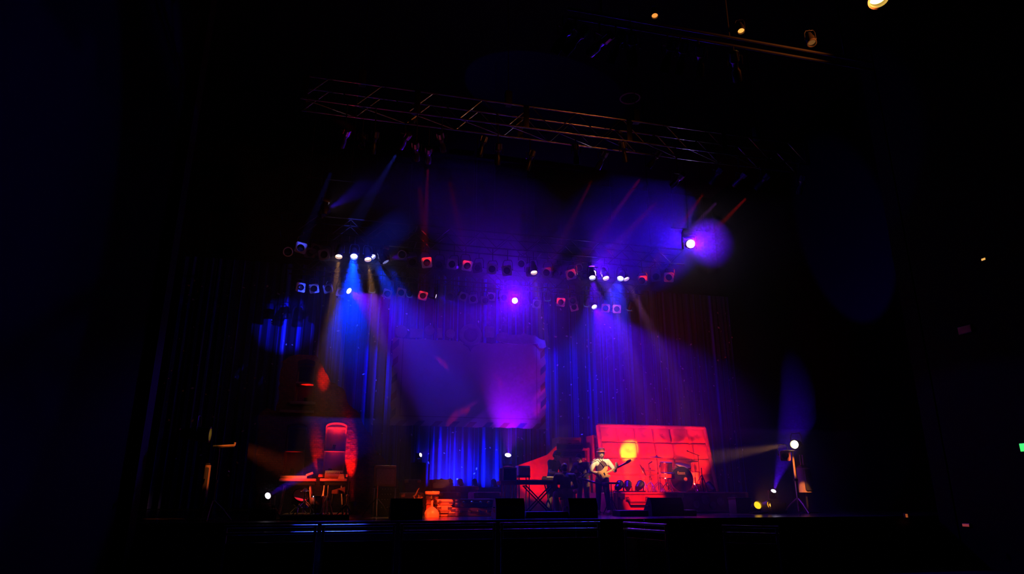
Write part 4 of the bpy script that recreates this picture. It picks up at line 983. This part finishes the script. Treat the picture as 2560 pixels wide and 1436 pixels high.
# ================================================================== people
def capsule(mb, p, q, r1, r2, n=12):
    p = Vector(p); q = Vector(q); mb.tube([p, p.lerp(q, .5), q], [r1, (r1 + r2) / 2, r2], n); mb.ball(p, r1, n, 8); mb.ball(q, r2, n, 8)
def fuse(mb, name, m, parent, voxel, sm=6):
    o = mb.build(name, m, None, True)
    md = o.modifiers.new('r', 'REMESH'); md.mode = 'VOXEL'; md.voxel_size = voxel
    s_ = o.modifiers.new('s', 'SMOOTH'); s_.factor = .5; s_.iterations = sm
    bpy.context.view_layer.update()
    me = bpy.data.meshes.new_from_object(o.evaluated_get(bpy.context.evaluated_depsgraph_get())); o.modifiers.clear(); o.data = me
    me.polygons.foreach_set('use_smooth', [True] * len(me.polygons)); me.materials.clear(); me.materials.append(m); o.parent = parent
    return o
def hand(mb, wr, d, side, palm_n, curl=.9):
    """palm, four bent fingers of unequal length and a thumb, from the wrist along d"""
    wr = Vector(wr); d = Vector(d).normalized(); n = Vector(palm_n).normalized(); n = (n - d * n.dot(d)).normalized(); s = d.cross(n) * side
    for k in range(4):
        o = (k - 1.5) * .021; capsule(mb, wr + s * o * .7 + d * .012, wr + s * o + d * .088, .015, .013, 8)
    for k, L in enumerate((.072, .082, .077, .06)):
        o = (k - 1.5) * .021; b = wr + s * o + d * .09; a1 = b + (d * math.cos(curl * .5) + n * math.sin(curl * .5)) * L * .45; a2 = a1 + (d * math.cos(curl * 1.3) + n * math.sin(curl * 1.3)) * L * .33; a3 = a2 + (d * math.cos(curl * 2) + n * math.sin(curl * 2)) * L * .27
        capsule(mb, b, a1, .0095, .009, 7); capsule(mb, a1, a2, .009, .0085, 7); capsule(mb, a2, a3, .0085, .0075, 7)
    b = wr - s * .026 + d * .03; t1 = b - s * .03 + d * .03 + n * .01; t2 = t1 - s * .006 + d * .03 + n * .012
    capsule(mb, b, t1, .014, .011, 8); capsule(mb, t1, t2, .011, .009, 8)

def person(loc, rz, label, J, top, legs_m, hair, hat=None, shoe=None, sleeves=True, vest=None, beard=None):
    g = lambda k: Vector(J[k])
    t = thing('person', label, 'person', loc, rz, None)
    b = MB(); pel, ch, nk, hd = g('pelvis'), g('chest'), g('neck'), g('head')
    hf = Vector(J.get('face', (0, -1, 0))).normalized(); up = (hd - nk).normalized(); hr = hf.cross(up).normalized()
    capsule(b, pel, pel.lerp(ch, .5), .125, .12, 14); capsule(b, pel.lerp(ch, .5), ch, .12, .135, 14)
    capsule(b, g('shL') * .55 + ch * .45, g('shR') * .55 + ch * .45, .1, .1, 14)
    capsule(b, ch, nk, .1, .055); capsule(b, nk, hd - up * .04, .052, .055)
    def hp(f, s, u): return hd + hf * f + hr * s + up * u
    # skull, jaw, nose, brow, lips, ears
    b.ball(hp(-.012, 0, .03), .092, 16, 12, (.92, 1, 1.12)); capsule(b, hp(.03, 0, -.03), hp(.055, 0, -.085), .06, .034)
    capsule(b, hp(.085, 0, .018), hp(.108, 0, -.02), .011, .017, 8); capsule(b, hp(.078, -.04, .03), hp(.078, .04, .03), .012, .012, 8)
    capsule(b, hp(.086, -.018, -.05), hp(.086, .018, -.05), .009, .009, 8); capsule(b, hp(.083, -.016, -.062), hp(.083, .016, -.062), .009, .009, 8)
    for s in (-1, 1):
        b.ball(hp(-.005, s * .09, .0), .028, 8, 6, (.5, .7, 1)); S = 'L' if s < 0 else 'R'
        capsule(b, g('sh' + S), g('el' + S), .054, .042); capsule(b, g('el' + S), g('wr' + S), .042, .028)
        hand(b, g('wr' + S), g('hd' + S) - g('wr' + S), s, J.get('pn' + S, (0, -1, 0)), J.get('curl', .9))
        capsule(b, g('hip' + S), g('kn' + S), .088, .058); capsule(b, g('kn' + S), g('kn' + S).lerp(g('an' + S), .4), .058, .056); capsule(b, g('kn' + S).lerp(g('an' + S), .4), g('an' + S), .056, .04)
        capsule(b, g('an' + S) + Vector((0, .03, -.03)), g('an' + S) + Vector(J.get('toe', (0, -1, 0))) * .13 + Vector((0, 0, -.05)), .035, .03)
    body = fuse(b, 'body', skin, t, .0085, 4)
    for s in (-1, 1):
        MB().ball(hp(.079, s * .032, .012), .012, 10, 8).build('eye', mat('eye', (.7, .68, .65), .2), t)
        MB().ball(hp(.0885, s * .032, .012), .005, 8, 6).build('pupil', black, t)
    c = MB(); capsule(c, pel + Vector((0, 0, -.02)), pel.lerp(ch, .5), .15, .143, 14); capsule(c, pel.lerp(ch, .5), ch, .143, .155, 14)
    capsule(c, g('shL') * .62 + ch * .38, g('shR') * .62 + ch * .38, .115, .115, 14); capsule(c, ch, ch.lerp(nk, .75), .11, .075)
    for S in 'LR':
        e = g('sh' + S).lerp(g('el' + S), 1.0 if sleeves else .62); capsule(c, g('sh' + S), e, .075, .062)
        if sleeves == 'long': capsule(c, g('el' + S), g('el' + S).lerp(g('wr' + S), .92), .06, .042)
    fuse(c, 'shirt', top, t, .012, 5)
    if vest:
        v = MB(); capsule(v, pel + Vector((0, -.0, .0)), pel.lerp(ch, .5), .162, .155, 14); capsule(v, pel.lerp(ch, .5), ch, .155, .168, 14); capsule(v, ch, ch.lerp(nk, .6), .12, .09); capsule(v, ch + Vector((-.1, 0, .06)), ch + Vector((.1, 0, .06)), .1, .1)
        fuse(v, 'waistcoat', vest, t, .012, 5)
    l = MB(); capsule(l, pel, pel + Vector((0, 0, -.05)), .152, .15, 14)
    for S in 'LR': capsule(l, g('hip' + S), g('kn' + S), .112, .08); capsule(l, g('kn' + S), g('an' + S) + Vector((0, 0, .02)), .08, .066)
    fuse(l, 'trousers', legs_m, t, .012, 5)
    for S in 'LR':
        z = MB(); f = Vector(J.get('toe', (0, -1, 0))); a = g('an' + S)
        capsule(z, a + Vector((0, 0, -.045)) - f * .05, a + f * .14 + Vector((0, 0, -.055)), .048, .04); capsule(z, a, a + Vector((0, 0, -.05)), .05, .05); z.box(a + f * .045 + Vector((0, 0, -.083)), (.08 + abs(f.x) * .2, .08 + abs(f.y) * .2, .02))
        fuse(z, 'shoe', shoe or black, t, .01, 3)
    h = MB(); h.ball(hp(-.028, 0, .045), .098, 16, 12, (.97, 1, 1.08)); h.ball(hp(-.06, 0, -.01), .075, 12, 9)
    for s in (-1, 1): h.ball(hp(-.02, s * .07, .0), .034, 8, 6)
    fuse(h, 'hair', hair, t, .012, 4)
    if beard:
        q = MB(); capsule(q, hp(.05, 0, -.075), hp(.06, 0, -.12), .045, .025); capsule(q, hp(.01, -.065, -.03), hp(.05, -.03, -.08), .022, .03); capsule(q, hp(.01, .065, -.03), hp(.05, .03, -.08), .022, .03); fuse(q, 'beard', beard, t, .01, 3)
    if hat:
        M = Matrix((hr, hf, up)).transposed()
        if hat[0] == 'brim': MB().lathe([(.145, .058), (.15, .066), (.105, .072), (.1, .15), (.07, .172), (.001, .165)], hd + hf * -.012, 28, M, cap=False).build('hat', hat[1], t)
        else:
            q = MB().lathe([(.103, .04), (.105, .09), (.08, .13), (.001, .148)], hd + hf * -.015, 24, M, cap=False); q.box(hd + hf * .115 + up * .056, (.13, .1, .012), M, b=.005); q.build('cap', hat[1], t)
    return t

def std(**k):
    J = dict(pelvis=(0, 0, .96), chest=(0, 0, 1.3), neck=(0, -.01, 1.49), head=(0, -.03, 1.62), shL=(-.19, 0, 1.42), shR=(.19, 0, 1.42), hipL=(-.095, 0, .92), hipR=(.095, 0, .92),
             knL=(-.13, -.02, .5), knR=(.12, -.03, .5), anL=(-.16, 0, .1), anR=(.15, 0, .1))
    J.update(k); return J
# guitarist
G = Vector((at(1507, 1240, 18.75).x, 18.75, 0))
person(G, R(-4), 'person in red brimmed hat, white sleeves and dark waistcoat playing guitar', std(elL=(-.36, -.03, 1.13), wrL=(-.14, -.24, 1.1), hdL=(-.05, -.29, 1.07), elR=(.36, -.1, 1.17), wrR=(.34, -.28, 1.25), hdR=(.35, -.3, 1.35), pnL=(0, 1, -.3), pnR=(0, 1, 0), head=(-.01, -.04, 1.63), face=(-.15, -1, -.12), anL=(-.17, -.06, .1), anR=(.17, .02, .1)),
       mat('shirt_white', (.8, .74, .62), .7), mat('trousers_dark', (.05, .035, .04), .7), mat('hair_brown', (.12, .06, .04), .6, 0, .4, 30), ('brim', mat('hat_red', (.8, .22, .16), .6)), mat('shoe_tan', (.6, .45, .3), .5), True, mat('vest_dark', (.07, .025, .03), .6), mat('hair_brown', (.12, .06, .04), .6, 0, .4, 30))
g = thing('electric_guitar', 'orange lit electric guitar held slanting upward by the hatted person', 'guitar', G + Vector((-.07, -.29, 1.06)), 0)
g.rotation_euler = (R(8), R(-24), 0)
ol = [(-.2, .0), (-.19, .09), (-.12, .14), (-.03, .11), (.04, .12), (.13, .17), (.2, .15), (.17, .08), (.11, .04), (.11, -.04), (.16, -.09), (.18, -.14), (.11, -.15), (.03, -.1), (-.04, -.11), (-.12, -.15), (-.18, -.1)]
MB().prism(ol, -.022, .022).build('guitar_body', mat('guitar_orange', (.8, .42, .14), .2), g, False)
nk_ = MB().box((.43, -.02, .0), (.66, .03, .05), b=.008).build('neck', mat('maple', (.7, .42, .2), .35), g)
fr = MB()
for k in range(16): fr.box((.14 + .6 * (1 - .94 ** k), -.037, 0), (.004, .004, .05))
fr.build('fret', chrome, nk_, False)
hs = MB().prism([(.75, -.025), (.75, .025), (.8, .05), (.93, .045), (.94, -.01), (.84, -.03)], -.03, -.008).build('headstock', mat('maple', (.7, .42, .2), .35), g, False)
for k in range(6): MB().ball((.78 + k * .026, -.02, .058), .009, 8, 6).build('tuner', chrome, hs)
MB().box((.02, -.026, 0), (.04, .012, .08), b=.003).box((-.1, -.026, 0), (.03, .014, .08), b=.003).build('pickup', black, g)
MB().tube([(-.19, .01, .05), (-.3, .12, .2), (-.2, .3, .38), (.1, .2, .42), (.15, .05, .2), (.17, .0, .14)], .014, 6).build('strap', darkleather, g)
# keyboard player
Kp = Vector((at(1382, 1272, 19.0).x, 19.05, 0))
person(Kp, R(38), 'person in dark cap and black T-shirt leaning over the keyboards', std(chest=(0, -.07, 1.27), neck=(0, -.13, 1.45), head=(0, -.19, 1.57), face=(.1, -1, -.45), shL=(-.19, -.08, 1.39), shR=(.19, -.08, 1.39), elL=(-.3, -.16, 1.11), wrL=(-.14, -.36, 1.08), hdL=(-.1, -.46, 1.06), elR=(.3, -.18, 1.12), wrR=(.12, -.38, 1.09), hdR=(.08, -.48, 1.07), pnL=(0, 0, -1), pnR=(0, 0, -1), curl=.5),
       mat('shirt_black', (.03, .022, .028), .7), mat('trousers_dark', (.05, .035, .04), .7), darkhair, ('cap', mat('cap_navy', (.05, .04, .1), .7)), black, False)
# seated person seen from behind
Sp = Vector((at(1414, 1240, 17.65).x, 17.65, 0))
person(Sp, R(172), 'person in black sitting on a stool with back to the hall', std(pelvis=(0, .05, .6), chest=(0, -.02, .9), neck=(0, -.07, 1.06), head=(0, -.1, 1.17), face=(0, -1, -.3), shL=(-.22, -.03, .99), shR=(.22, -.03, .99), elL=(-.32, -.1, .72), wrL=(-.16, -.32, .68), hdL=(-.12, -.42, .68), elR=(.32, -.1, .72), wrR=(.16, -.32, .68), hdR=(.12, -.42, .68), hipL=(-.1, .03, .55), hipR=(.1, .03, .55), knL=(-.2, -.38, .52), knR=(.2, -.38, .52), anL=(-.16, -.34, .1), anR=(.16, -.34, .1), pnL=(0, 0, -1), pnR=(0, 0, -1)),
       mat('shirt_black', (.03, .022, .028), .7), mat('trousers_khaki', (.2, .13, .09), .7), darkhair, None, black, 'long')
t = thing('stool', 'black stool under the seated person in black', 'stool', (Sp.x, Sp.y - .05, 0)); MB().lathe([(.001, .43), (.17, .43), (.18, .4), (.17, .37), (.001, .37)], n=24).build('seat', blackm, t)
for k in range(4):
    a = k * math.pi / 2 + .78; MB().tube([(.1 * math.cos(a), .1 * math.sin(a), .37), (.17 * math.cos(a), .17 * math.sin(a), 0)], .014, 6).build('leg', wood if k % 2 else blackm, t)
# dark standing person
Dp = Vector((at(1460, 1262, 19.45).x, 19.45, 0))
person(Dp, R(-50), 'person in black with dark hair bending forward beside the signpost', std(pelvis=(0, .06, .95), chest=(0, -.06, 1.25), neck=(0, -.15, 1.42), head=(0, -.22, 1.52), face=(0, -1, -.5), shL=(-.19, -.07, 1.36), shR=(.19, -.07, 1.36), elL=(-.28, -.2, 1.1), wrL=(-.1, -.38, 1.04), hdL=(-.04, -.45, 1.03), elR=(.3, -.16, 1.1), wrR=(.16, -.38, 1.0), hdR=(.12, -.46, .99), pnL=(0, 0, -1), pnR=(0, 0, -1)),
       mat('shirt_black', (.03, .022, .028), .7), mat('trousers_dark', (.05, .035, .04), .7), darkhair, None, black, 'long')
g = thing('bass_guitar', 'dark bass guitar held low by the bending person in black', 'guitar', Dp + Matrix.Rotation(R(-50), 3, 'Z') @ Vector((.02, -.52, 1.0)), R(-50)); g.rotation_euler = (R(10), R(14), R(-50))
MB().prism([(x * 1.1, z) for x, z in ol], -.022, .022).build('guitar_body', mat('bass_dark', (.12, .03, .03), .25), g, False)
MB().box((-.0 + .52, -.02, 0), (.82, .03, .05), b=.008).build('neck', mat('neck_dark', (.1, .05, .03), .4), g); MB().box((1.0, -.015, .01), (.2, .02, .09), b=.01).build('headstock', mat('bass_dark', (.12, .03, .03), .25), g)
p = at(1524, 1206, 18.2)
t = thing('effects_table', 'little dark stand with a bright cloth edge beside the guitarist', 'stand', (p.x, 18.1, 0)); MB().box((0, .05, p.z - .03), (.42, .26, .05), b=.01).build('tray', darkleather, t); tripod(t, p.z - .05, .014, .24, blackm, .4)

# ================================================================== side towers and floor lamps at the wings
def tower(px, pyb, Y, pyt, label, m):
    a = at(px, pyb, Y); zt = at(px, pyt, Y).z
    t = thing('lamp_stand', label, 'stand', (a.x, Y, 0), 0, 'lamp stands in the wings'); tripod(t, zt, .028, .42, m, .4); return t, a.x, zt
st, x, zt = tower(1994, 1240, 17.3, 1128, 'tall amber lit lamp stand in the wing by the drum riser', goldleg)
MB().tube([(-.3, 0, zt), (.12, 0, zt)], .02, 8).build('crossbar', goldleg, st)
p = at(1986, 1112, 17.3); aim = (at(1540, 1190, 19.2) - p).normalized()
t = par(p, Vector((-.75, -.55, -.05)), 'burning amber par lamp on top of the wing lamp stand', 'lamps on the wing stands', frame_dark, True, glow((1, .75, .4), 14), scale=1.1)
[o for o in t.children if o.name.startswith('hanger')][0].scale = (1, 1, .05)
t.children[1].rotation_euler = (math.pi, 0, 0)
spot(p + Vector((-.28, -.06, -.02)), at(1540, 1185, 19.2), (1, .4, .12), 2600, 7, .6, .06, t)
p = at(1963, 1140, 17.2)
t = par(p, Vector((-.35, -1, -.2)), 'unlit par lamp with pink square frame beside the wing lamp stand', 'lamps on the wing stands', mat('frame_pink', (.8, .3, .45), .5), False, scale=1.0); 
[o for o in t.children if o.name.startswith('hanger')][0].scale = (1, 1, .05)
p = at(2012, 1168, 17.4)
def pa(px0, px1, pyt, pyb, Y, lab, m):
    a = at(px0, pyb, Y); b = at(px1, pyt, Y); W = b.x - a.x
    s = thing('speaker_stand', 'black stand under the ' + lab, 'stand', ((a.x + b.x) / 2, Y, 0), 0, 'stands under the wing speakers'); MB().tube([(0, .2, 0), (0, .2, a.z)], .03, 8).build('pole', blackm, s); MB().lathe([(.28, 0), (.28, .02), (.05, .05)], (0, .2, 0), 24).build('base', blackm, s)
    t = thing('loudspeaker', lab, 'speaker', ((a.x + b.x) / 2, Y, a.z), 0, 'wing loudspeakers'); H = b.z - a.z
    MB().lathe([(W / 2, 0), (W / 2, H)], (0, .2, 0), 28).build('cabinet', m, t)
    MB().box((0, .2 - W * .42, H * .5), (W * .6, .14, H * .86), b=.03).build('grille', grille, t)
    MB().box((0, .2, H + .02), (W * .7, W * .6, .05), b=.02).build('top_plate', blackm, t)
    return t, H
spk = mat('speaker_paint', (.4, .24, .16), .7, 0, .2, 30, .2, 100)
pa(2012, 2032, 1170, 1232, 17.9, 'round brown loudspeaker behind the amber wing stand', spk); pa(497, 524, 1163, 1244, 16.2, 'round brown loudspeaker under the thin lit lamp in the ruin wing', spk)
for px, py0, py1, lab in ((2008, 1142, 1168, 'pair of short amber lit rods above the round brown loudspeaker'),):
    a = at(px, py1, 18.0); b = at(px, py0, 18.0); t = thing('rod_stand', lab, 'stand', (a.x, 18.1, a.z + .05)); 
    for dx in (0, .09): MB().tube([(dx, 0, 0), (dx, 0, b.z - a.z)], .016, 8).build('rod', goldleg, t)
    MB().box((.05, 0, -.01), (.2, .1, .03)).build('foot', blackm, t)
# ruin wing: lamp seen edge on, on its own stand
st, x, zt = tower(532, 1246, 15.6, 1118, 'dark lamp stand in the ruin wing with an amber lit crossbar', blackm)
MB().tube([(-.12, -.02, zt), (.3, -.02, zt + .03)], .03, 8).build('crossbar', goldleg, st); MB().tube([(.3, -.02, zt + .03), (.31, -.02, zt + .1)], .02, 8).build('hook', goldleg, st)
p = at(524, 1087, 15.6)
t = par(p, Vector((1, -.02, -.03)), 'burning amber par lamp seen almost edge on above the ruin wing stand', 'lamps on the wing stands', frame_dark, True, glow((1, .55, .06), 3), scale=1.25)
[o for o in t.children if o.name.startswith('hanger')][0].scale = (1, 1, .05); t.children[1].rotation_euler = (math.pi, 0, 0)
spot(p + Vector((.06, -.02, 0)), at(880, 1240, 16.6), (1, .13, .02), 1500, 11, 1, .06, t)
# floor lamps by the riser end
for px, py, s, lab, g_ in ((1887, 1246, 1.0, 'glowing amber floor lamp nearest the riser end', (1, .5, .015)), (1908, 1243, .9, 'glowing amber floor lamp turned partly away, farther from riser', (1, .4, .01))):
    p = at(px, py, 17.35 if px < 1900 else 17.7); p.z = 0
    floor_par(p, (-.25, -1, .25) if px < 1900 else (.3, -.9, .2), lab, g_, 1.6, 40, 25, 'amber floor lamps past the riser', scale=1.0, lightcol=(1, .3, .03))
p = at(1862, 1258, 17.6)
t = thing('cable_case', 'small grey case with blue lit lid beside the amber floor lamps', 'case', (p.x, 17.65, 0)); MB().box((0, .2, .2), (.5, .4, .4), b=.03).build('case', mat('grey_case', (.06, .05, .045), .4), t); MB().box((0, .2, .41), (.52, .42, .04), b=.012).build('lid', steel, t)
for px, py, Y, tg, col, em, pw, half, lab, h in ((670, 1240, 16.1, (745, 1197, 16.05), (.06, 0, 1), 16, 1600, 9, 'floor mover with white violet lens beside the percussion', 0), (1934, 1228, 17.6, (1968, 1120, 17.9), (.07, 0, 1), 16, 6000, 12, 'floor mover with white violet lens past the amber floor lamps', .0),
                                      (1052, 1138, 24.6, (1200, 1085, 25.3), (.1, 0, 1), 10, 700, 16, 'small mover low at the dark end of the blue drape', 0), (1270, 1138, 24.6, (1290, 1010, 25.5), (.19, 0, 1), 26, 2000, 34, 'mover blazing white below the airmail banner', 0)):
    p = at(px, py, Y); tg = at(tx_ := tg[0], tg[1], tg[2]); aim = (tg - p).normalized()
    look_aim = (aim + (CAM - p).normalized() * (1.2 if px in (1270, 670, 1934, 1052) else 0)).normalized()
    t = mover(p, look_aim, lab, glow((1, .8, 1), em), 'floor movers', -1); fs = 1 if px == 1270 else .62; t.scale = (fs,) * 3; t.location = p - look_aim * .17 * fs
    spot(p + look_aim * .05, tg, col, pw, half, 1 if px == 1270 else .3, .04, t)
    bz_ = p.z - .17 * fs * look_aim.z - .39 * fs
    if bz_ > .02:
        c_ = thing('mover_case', 'black case under the ' + lab, 'case', (t.location.x, t.location.y, 0), 0, 'cases under the floor movers'); MB().box((0, 0, bz_ / 2), (.5, .4, bz_), b=.01).build('case', black, c_)
        for sx in (-1, 1): MB().box((sx * .24, -.2, bz_ / 2), (.03, .02, bz_), b=.004).build('corner_rail', blackm, c_)

# blue strip lamps behind the suitcases that light the drape from below
for i, px in enumerate((1104, 1126, 1152, 1188, 1236)):
    p = at(px, 1197, 25.9); p = Vector((p.x, 25.9, .75))
    floor_par(p, (.0, 1, .5), 'blue uplight on the dark ledge at the drape foot, %s from the amp cabinet' % ORD[i], (.3, .6, 1), 3, (330, 240, 380, 300, 330)[i], 44, 'blue uplights at the drape foot', lightcol=(.01, .025, 1), scale=.8)
a = at(1050, 1200, 25.6); b = at(1290, 1200, 25.6)
t = thing('drape_ledge', 'long black ledge carrying the blue uplights before the drape', 'platform', ((a.x + b.x) / 2, 25.5, 0)); MB().box((0, .35, .37), (b.x - a.x, .8, .74), b=.02).build('ledge', black, t)
MB().tube([(-(b.x - a.x) / 2, -.05, .72), ((b.x - a.x) / 2, -.05, .72)], .015, 6).build('front_rail', blackm, t)

# ================================================================== hall: barrier, ceiling bar, signs
def barrier(x0, x1, y0, y1, lab):
    L = math.hypot(x1 - x0, y1 - y0)
    t = thing('crowd_barrier', lab, 'barrier', (x0, y0, HF), math.atan2(y1 - y0, x1 - x0), 'crowd barriers before the stage')
    for z in (at(850, 1315, 11).z - HF, at(850, 1332, 11).z - HF, .2): MB().tube([(0, 0, z), (L, 0, z)], .022, 10).build('rail', alu, t)
    for k in range(2): MB().tube([(.03 + k * (L - .06), 0, 0), (.03 + k * (L - .06), 0, at(850, 1315, 11).z - HF)], .022, 8).build('post', alu, t)
    MB().box((L / 2, 0, .62), (L - .1, .012, .8)).build('panel', blackm, t)
    for k in range(2): MB().tube([(.03 + k * (L - .06), 0, .01), (.03 + k * (L - .06), 1.0, .01)], .02, 6).build('foot', alu, t)
for k, (px0, px1, lab) in enumerate(((560, 794, 'crowd barrier section with blue lit rails before the ruin'), (804, 990, 'crowd barrier section with the brightest blue rails before the amp cabinet'), (1000, 1240, 'crowd barrier section before the suitcase pile'), (1250, 1500, 'crowd barrier section before the keyboard player'))):
    a = at(px0, 1320, 11); b = at(px1, 1320, 11); barrier(a.x, b.x, 11, 11, lab)
a = at(1560, 1318, 10.9); b = at(1692, 1332, 9.6); barrier(a.x, b.x, 10.9, 9.9, 'crowd barrier section set at a slant before the drum riser')
a = at(1806, 1335, 9.4); b = at(1960, 1345, 8.8); barrier(a.x, b.x, 9.4, 8.9, 'crowd barrier section set at a slant past the drum riser')
# ceiling lamp bar over the hall
p0 = at(1420, 62, 9.5); p1 = at(2010, 128, 9.5); zb_ = (p0.z + p1.z) / 2
t = thing('ceiling_bar', 'dark twin pipe lamp bar under the hall ceiling', 'bar', (p0.x, 9.5, zb_)); L = p1.x - p0.x + 1.6
for dy, dz in ((0, 0), (0, .18)): MB().tube([(0, dy, dz), (L, dy, dz)], .025, 8).build('pipe', black, t)
for f in (.1, .5, .9): MB().tube([(L * f, 0, .18), (L * f, 0, 15.4 - zb_)], .02, 8).build('drop_pipe', black, t)
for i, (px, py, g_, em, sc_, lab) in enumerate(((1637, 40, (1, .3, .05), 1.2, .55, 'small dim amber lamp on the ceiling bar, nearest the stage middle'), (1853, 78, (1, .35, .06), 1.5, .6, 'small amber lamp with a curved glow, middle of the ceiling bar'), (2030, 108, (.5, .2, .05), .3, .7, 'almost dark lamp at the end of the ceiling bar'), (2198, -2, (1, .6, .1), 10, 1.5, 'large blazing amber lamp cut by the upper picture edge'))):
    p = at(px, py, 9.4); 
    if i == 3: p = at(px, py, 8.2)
    t = par(p, Vector((-.15, -.35, -1)), lab, 'ceiling lamps', frame_dark, True, glow(g_, em), barz=zb_ if i < 3 else 15.4, scale=sc_)  # lens glow of the small lamps stands in for reflected amber glints
    if i == 3: spot(p + Vector((0, -.1, -.15)), at(1200, 230, 16), (1, .2, .03), 480, 40, .8, .1, t)
    if i == 1: pass
# ring on the stage ceiling
p = at(1575, 246, 18.5)
t = thing('hanging_hoop', 'faint reddish hoop hanging above the front truss', 'hoop', p); c = MB(); c.tube([(.33 * math.cos(2 * math.pi * k / 40), .33 * math.sin(2 * math.pi * k / 40), 0) for k in range(41)], .025, 8).build('hoop_tube', mat('hoop_paint', (.5, .3, .3), .5), t)
for k in range(3): a = 2.1 * k; MB().tube([(.33 * math.cos(a), .33 * math.sin(a), 0), (0, 0, .8)], .006, 5).build('cord', cable, t)
MB().tube([(0, 0, .8), (0, 0, 15.4 - p.z)], .008, 6).build('cable', cable, t)
# things on the side wall of the hall
def wallat(px, py, X): 
    d = CR @ Vector((px - 1280, -(py - 718), -F)); return CAM + d * ((X - CAM.x) / d.x)
p = wallat(2572, 1119, 14.79)
t = thing('exit_sign', 'green glowing exit sign box on the hall side wall', 'sign', p, 0); MB().box((-.04, 0, 0), (.08, .3, .2), b=.01).build('housing', blackm, t); MB().box((-.085, 0, 0), (.01, .27, .17), b=.003).build('lit_panel', glow((.05, 1, .15), 1.2), t)
for px, py, w_, h_, em, col, lab in ((2415, 825, .36, .17, .03, (1, .25, .12), 'dull reddish notice plate high on the hall side wall'), (2418, 1314, .18, .06, .22, (1, .12, .08), 'small red glowing sign low on the hall side wall'), (2462, 649, .1, .05, .9, (1, .5, .1), 'tiny amber wall lamp high on the hall side wall'), (2263, 1290, .06, .08, .3, (1, .2, .05), 'tiny red indicator lamp by the stage wing wall')):
    p = wallat(px, py, 14.79) if px > 2300 else at(px, py, 14.2)
    t = thing('wall_lamp' if em > .1 else 'wall_plate', lab, 'lamp' if em > .1 else 'plate', p, 0 if px > 2300 else R(90)); MB().box((-.02, 0, 0), (.04, w_ + .03, h_ + .03), b=.006).build('housing', blackm, t); MB().box((-.045, 0, 0), (.01, w_, h_), b=.003).build('lit_panel' if em > .1 else 'plate', glow(col, em) if em > .1 else mat('plate_red', (.5, .15, .1), .6), t)

p = at(1284, 1236, 20.6); p.z = 0
floor_par(p, at(1400, 1155, 22.3) - p, 'red floor lamp behind the clear cabinet, lighting the sloping flat', RED, 0, 650, 33, 'red floor lamps upstage', lightcol=(1, .01, .005))

for px, tg, col, pw, half, lab in ((1500, at(715, 815, 27), (.02, .04, 1), 40000, 3.8, 'added dark profile spot on the ceiling bar, aimed at the drape behind the ruin'), (1580, at(1612, 1256, 18.55), (1, .012, .012), 20000, 3.2, 'added dark profile spot on the ceiling bar, aimed at the drum riser'),
                                  (1700, at(1507, 1175, 18.75), (1, .6, .28), 14000, 2.0, 'added dark profile spot on the ceiling bar, aimed at the guitarist'), (1540, at(1085, 1268, 17.1), (1, .05, .01), 26000, 3.6, 'added dark profile spot on the ceiling bar, aimed at the pedestal table'),
                                  (1408, at(782, 1192, 16.4), (1, .015, .04), 7000, 1.7, 'added dark profile spot on the ceiling bar, aimed at the percussion tables'), (1745, at(1697, 1176, 20), (1, .3, .03), 15000, 1.4, 'added dark profile spot on the ceiling bar, aimed at the drum kit'), (1668, at(1372, 1196, 18.4), (1, .5, .16), 15000, 1.6, 'added dark profile spot on the ceiling bar, aimed at the keyboards'), (1440, at(516, 1175, 16.3), (1, .22, .03), 5000, 1.7, 'added dark profile spot on the ceiling bar, aimed at the ruin wing stand'), (1830, at(2000, 1192, 17.5), (1, .3, .06), 16000, 1.3, 'added dark profile spot on the ceiling bar, aimed at the amber wing stand')):
    p = at(px, 90, 9.5); p.z = zb_ - .45  # unseen lamps, added to light set pieces and players from the hall side
    t, aim = profile(p, tg, lab, 'added profile spots on the ceiling bar', zb_)
    spot(p + aim * .33, tg, col, pw, half, 1 if pw > 30000 else .6, .03, t)
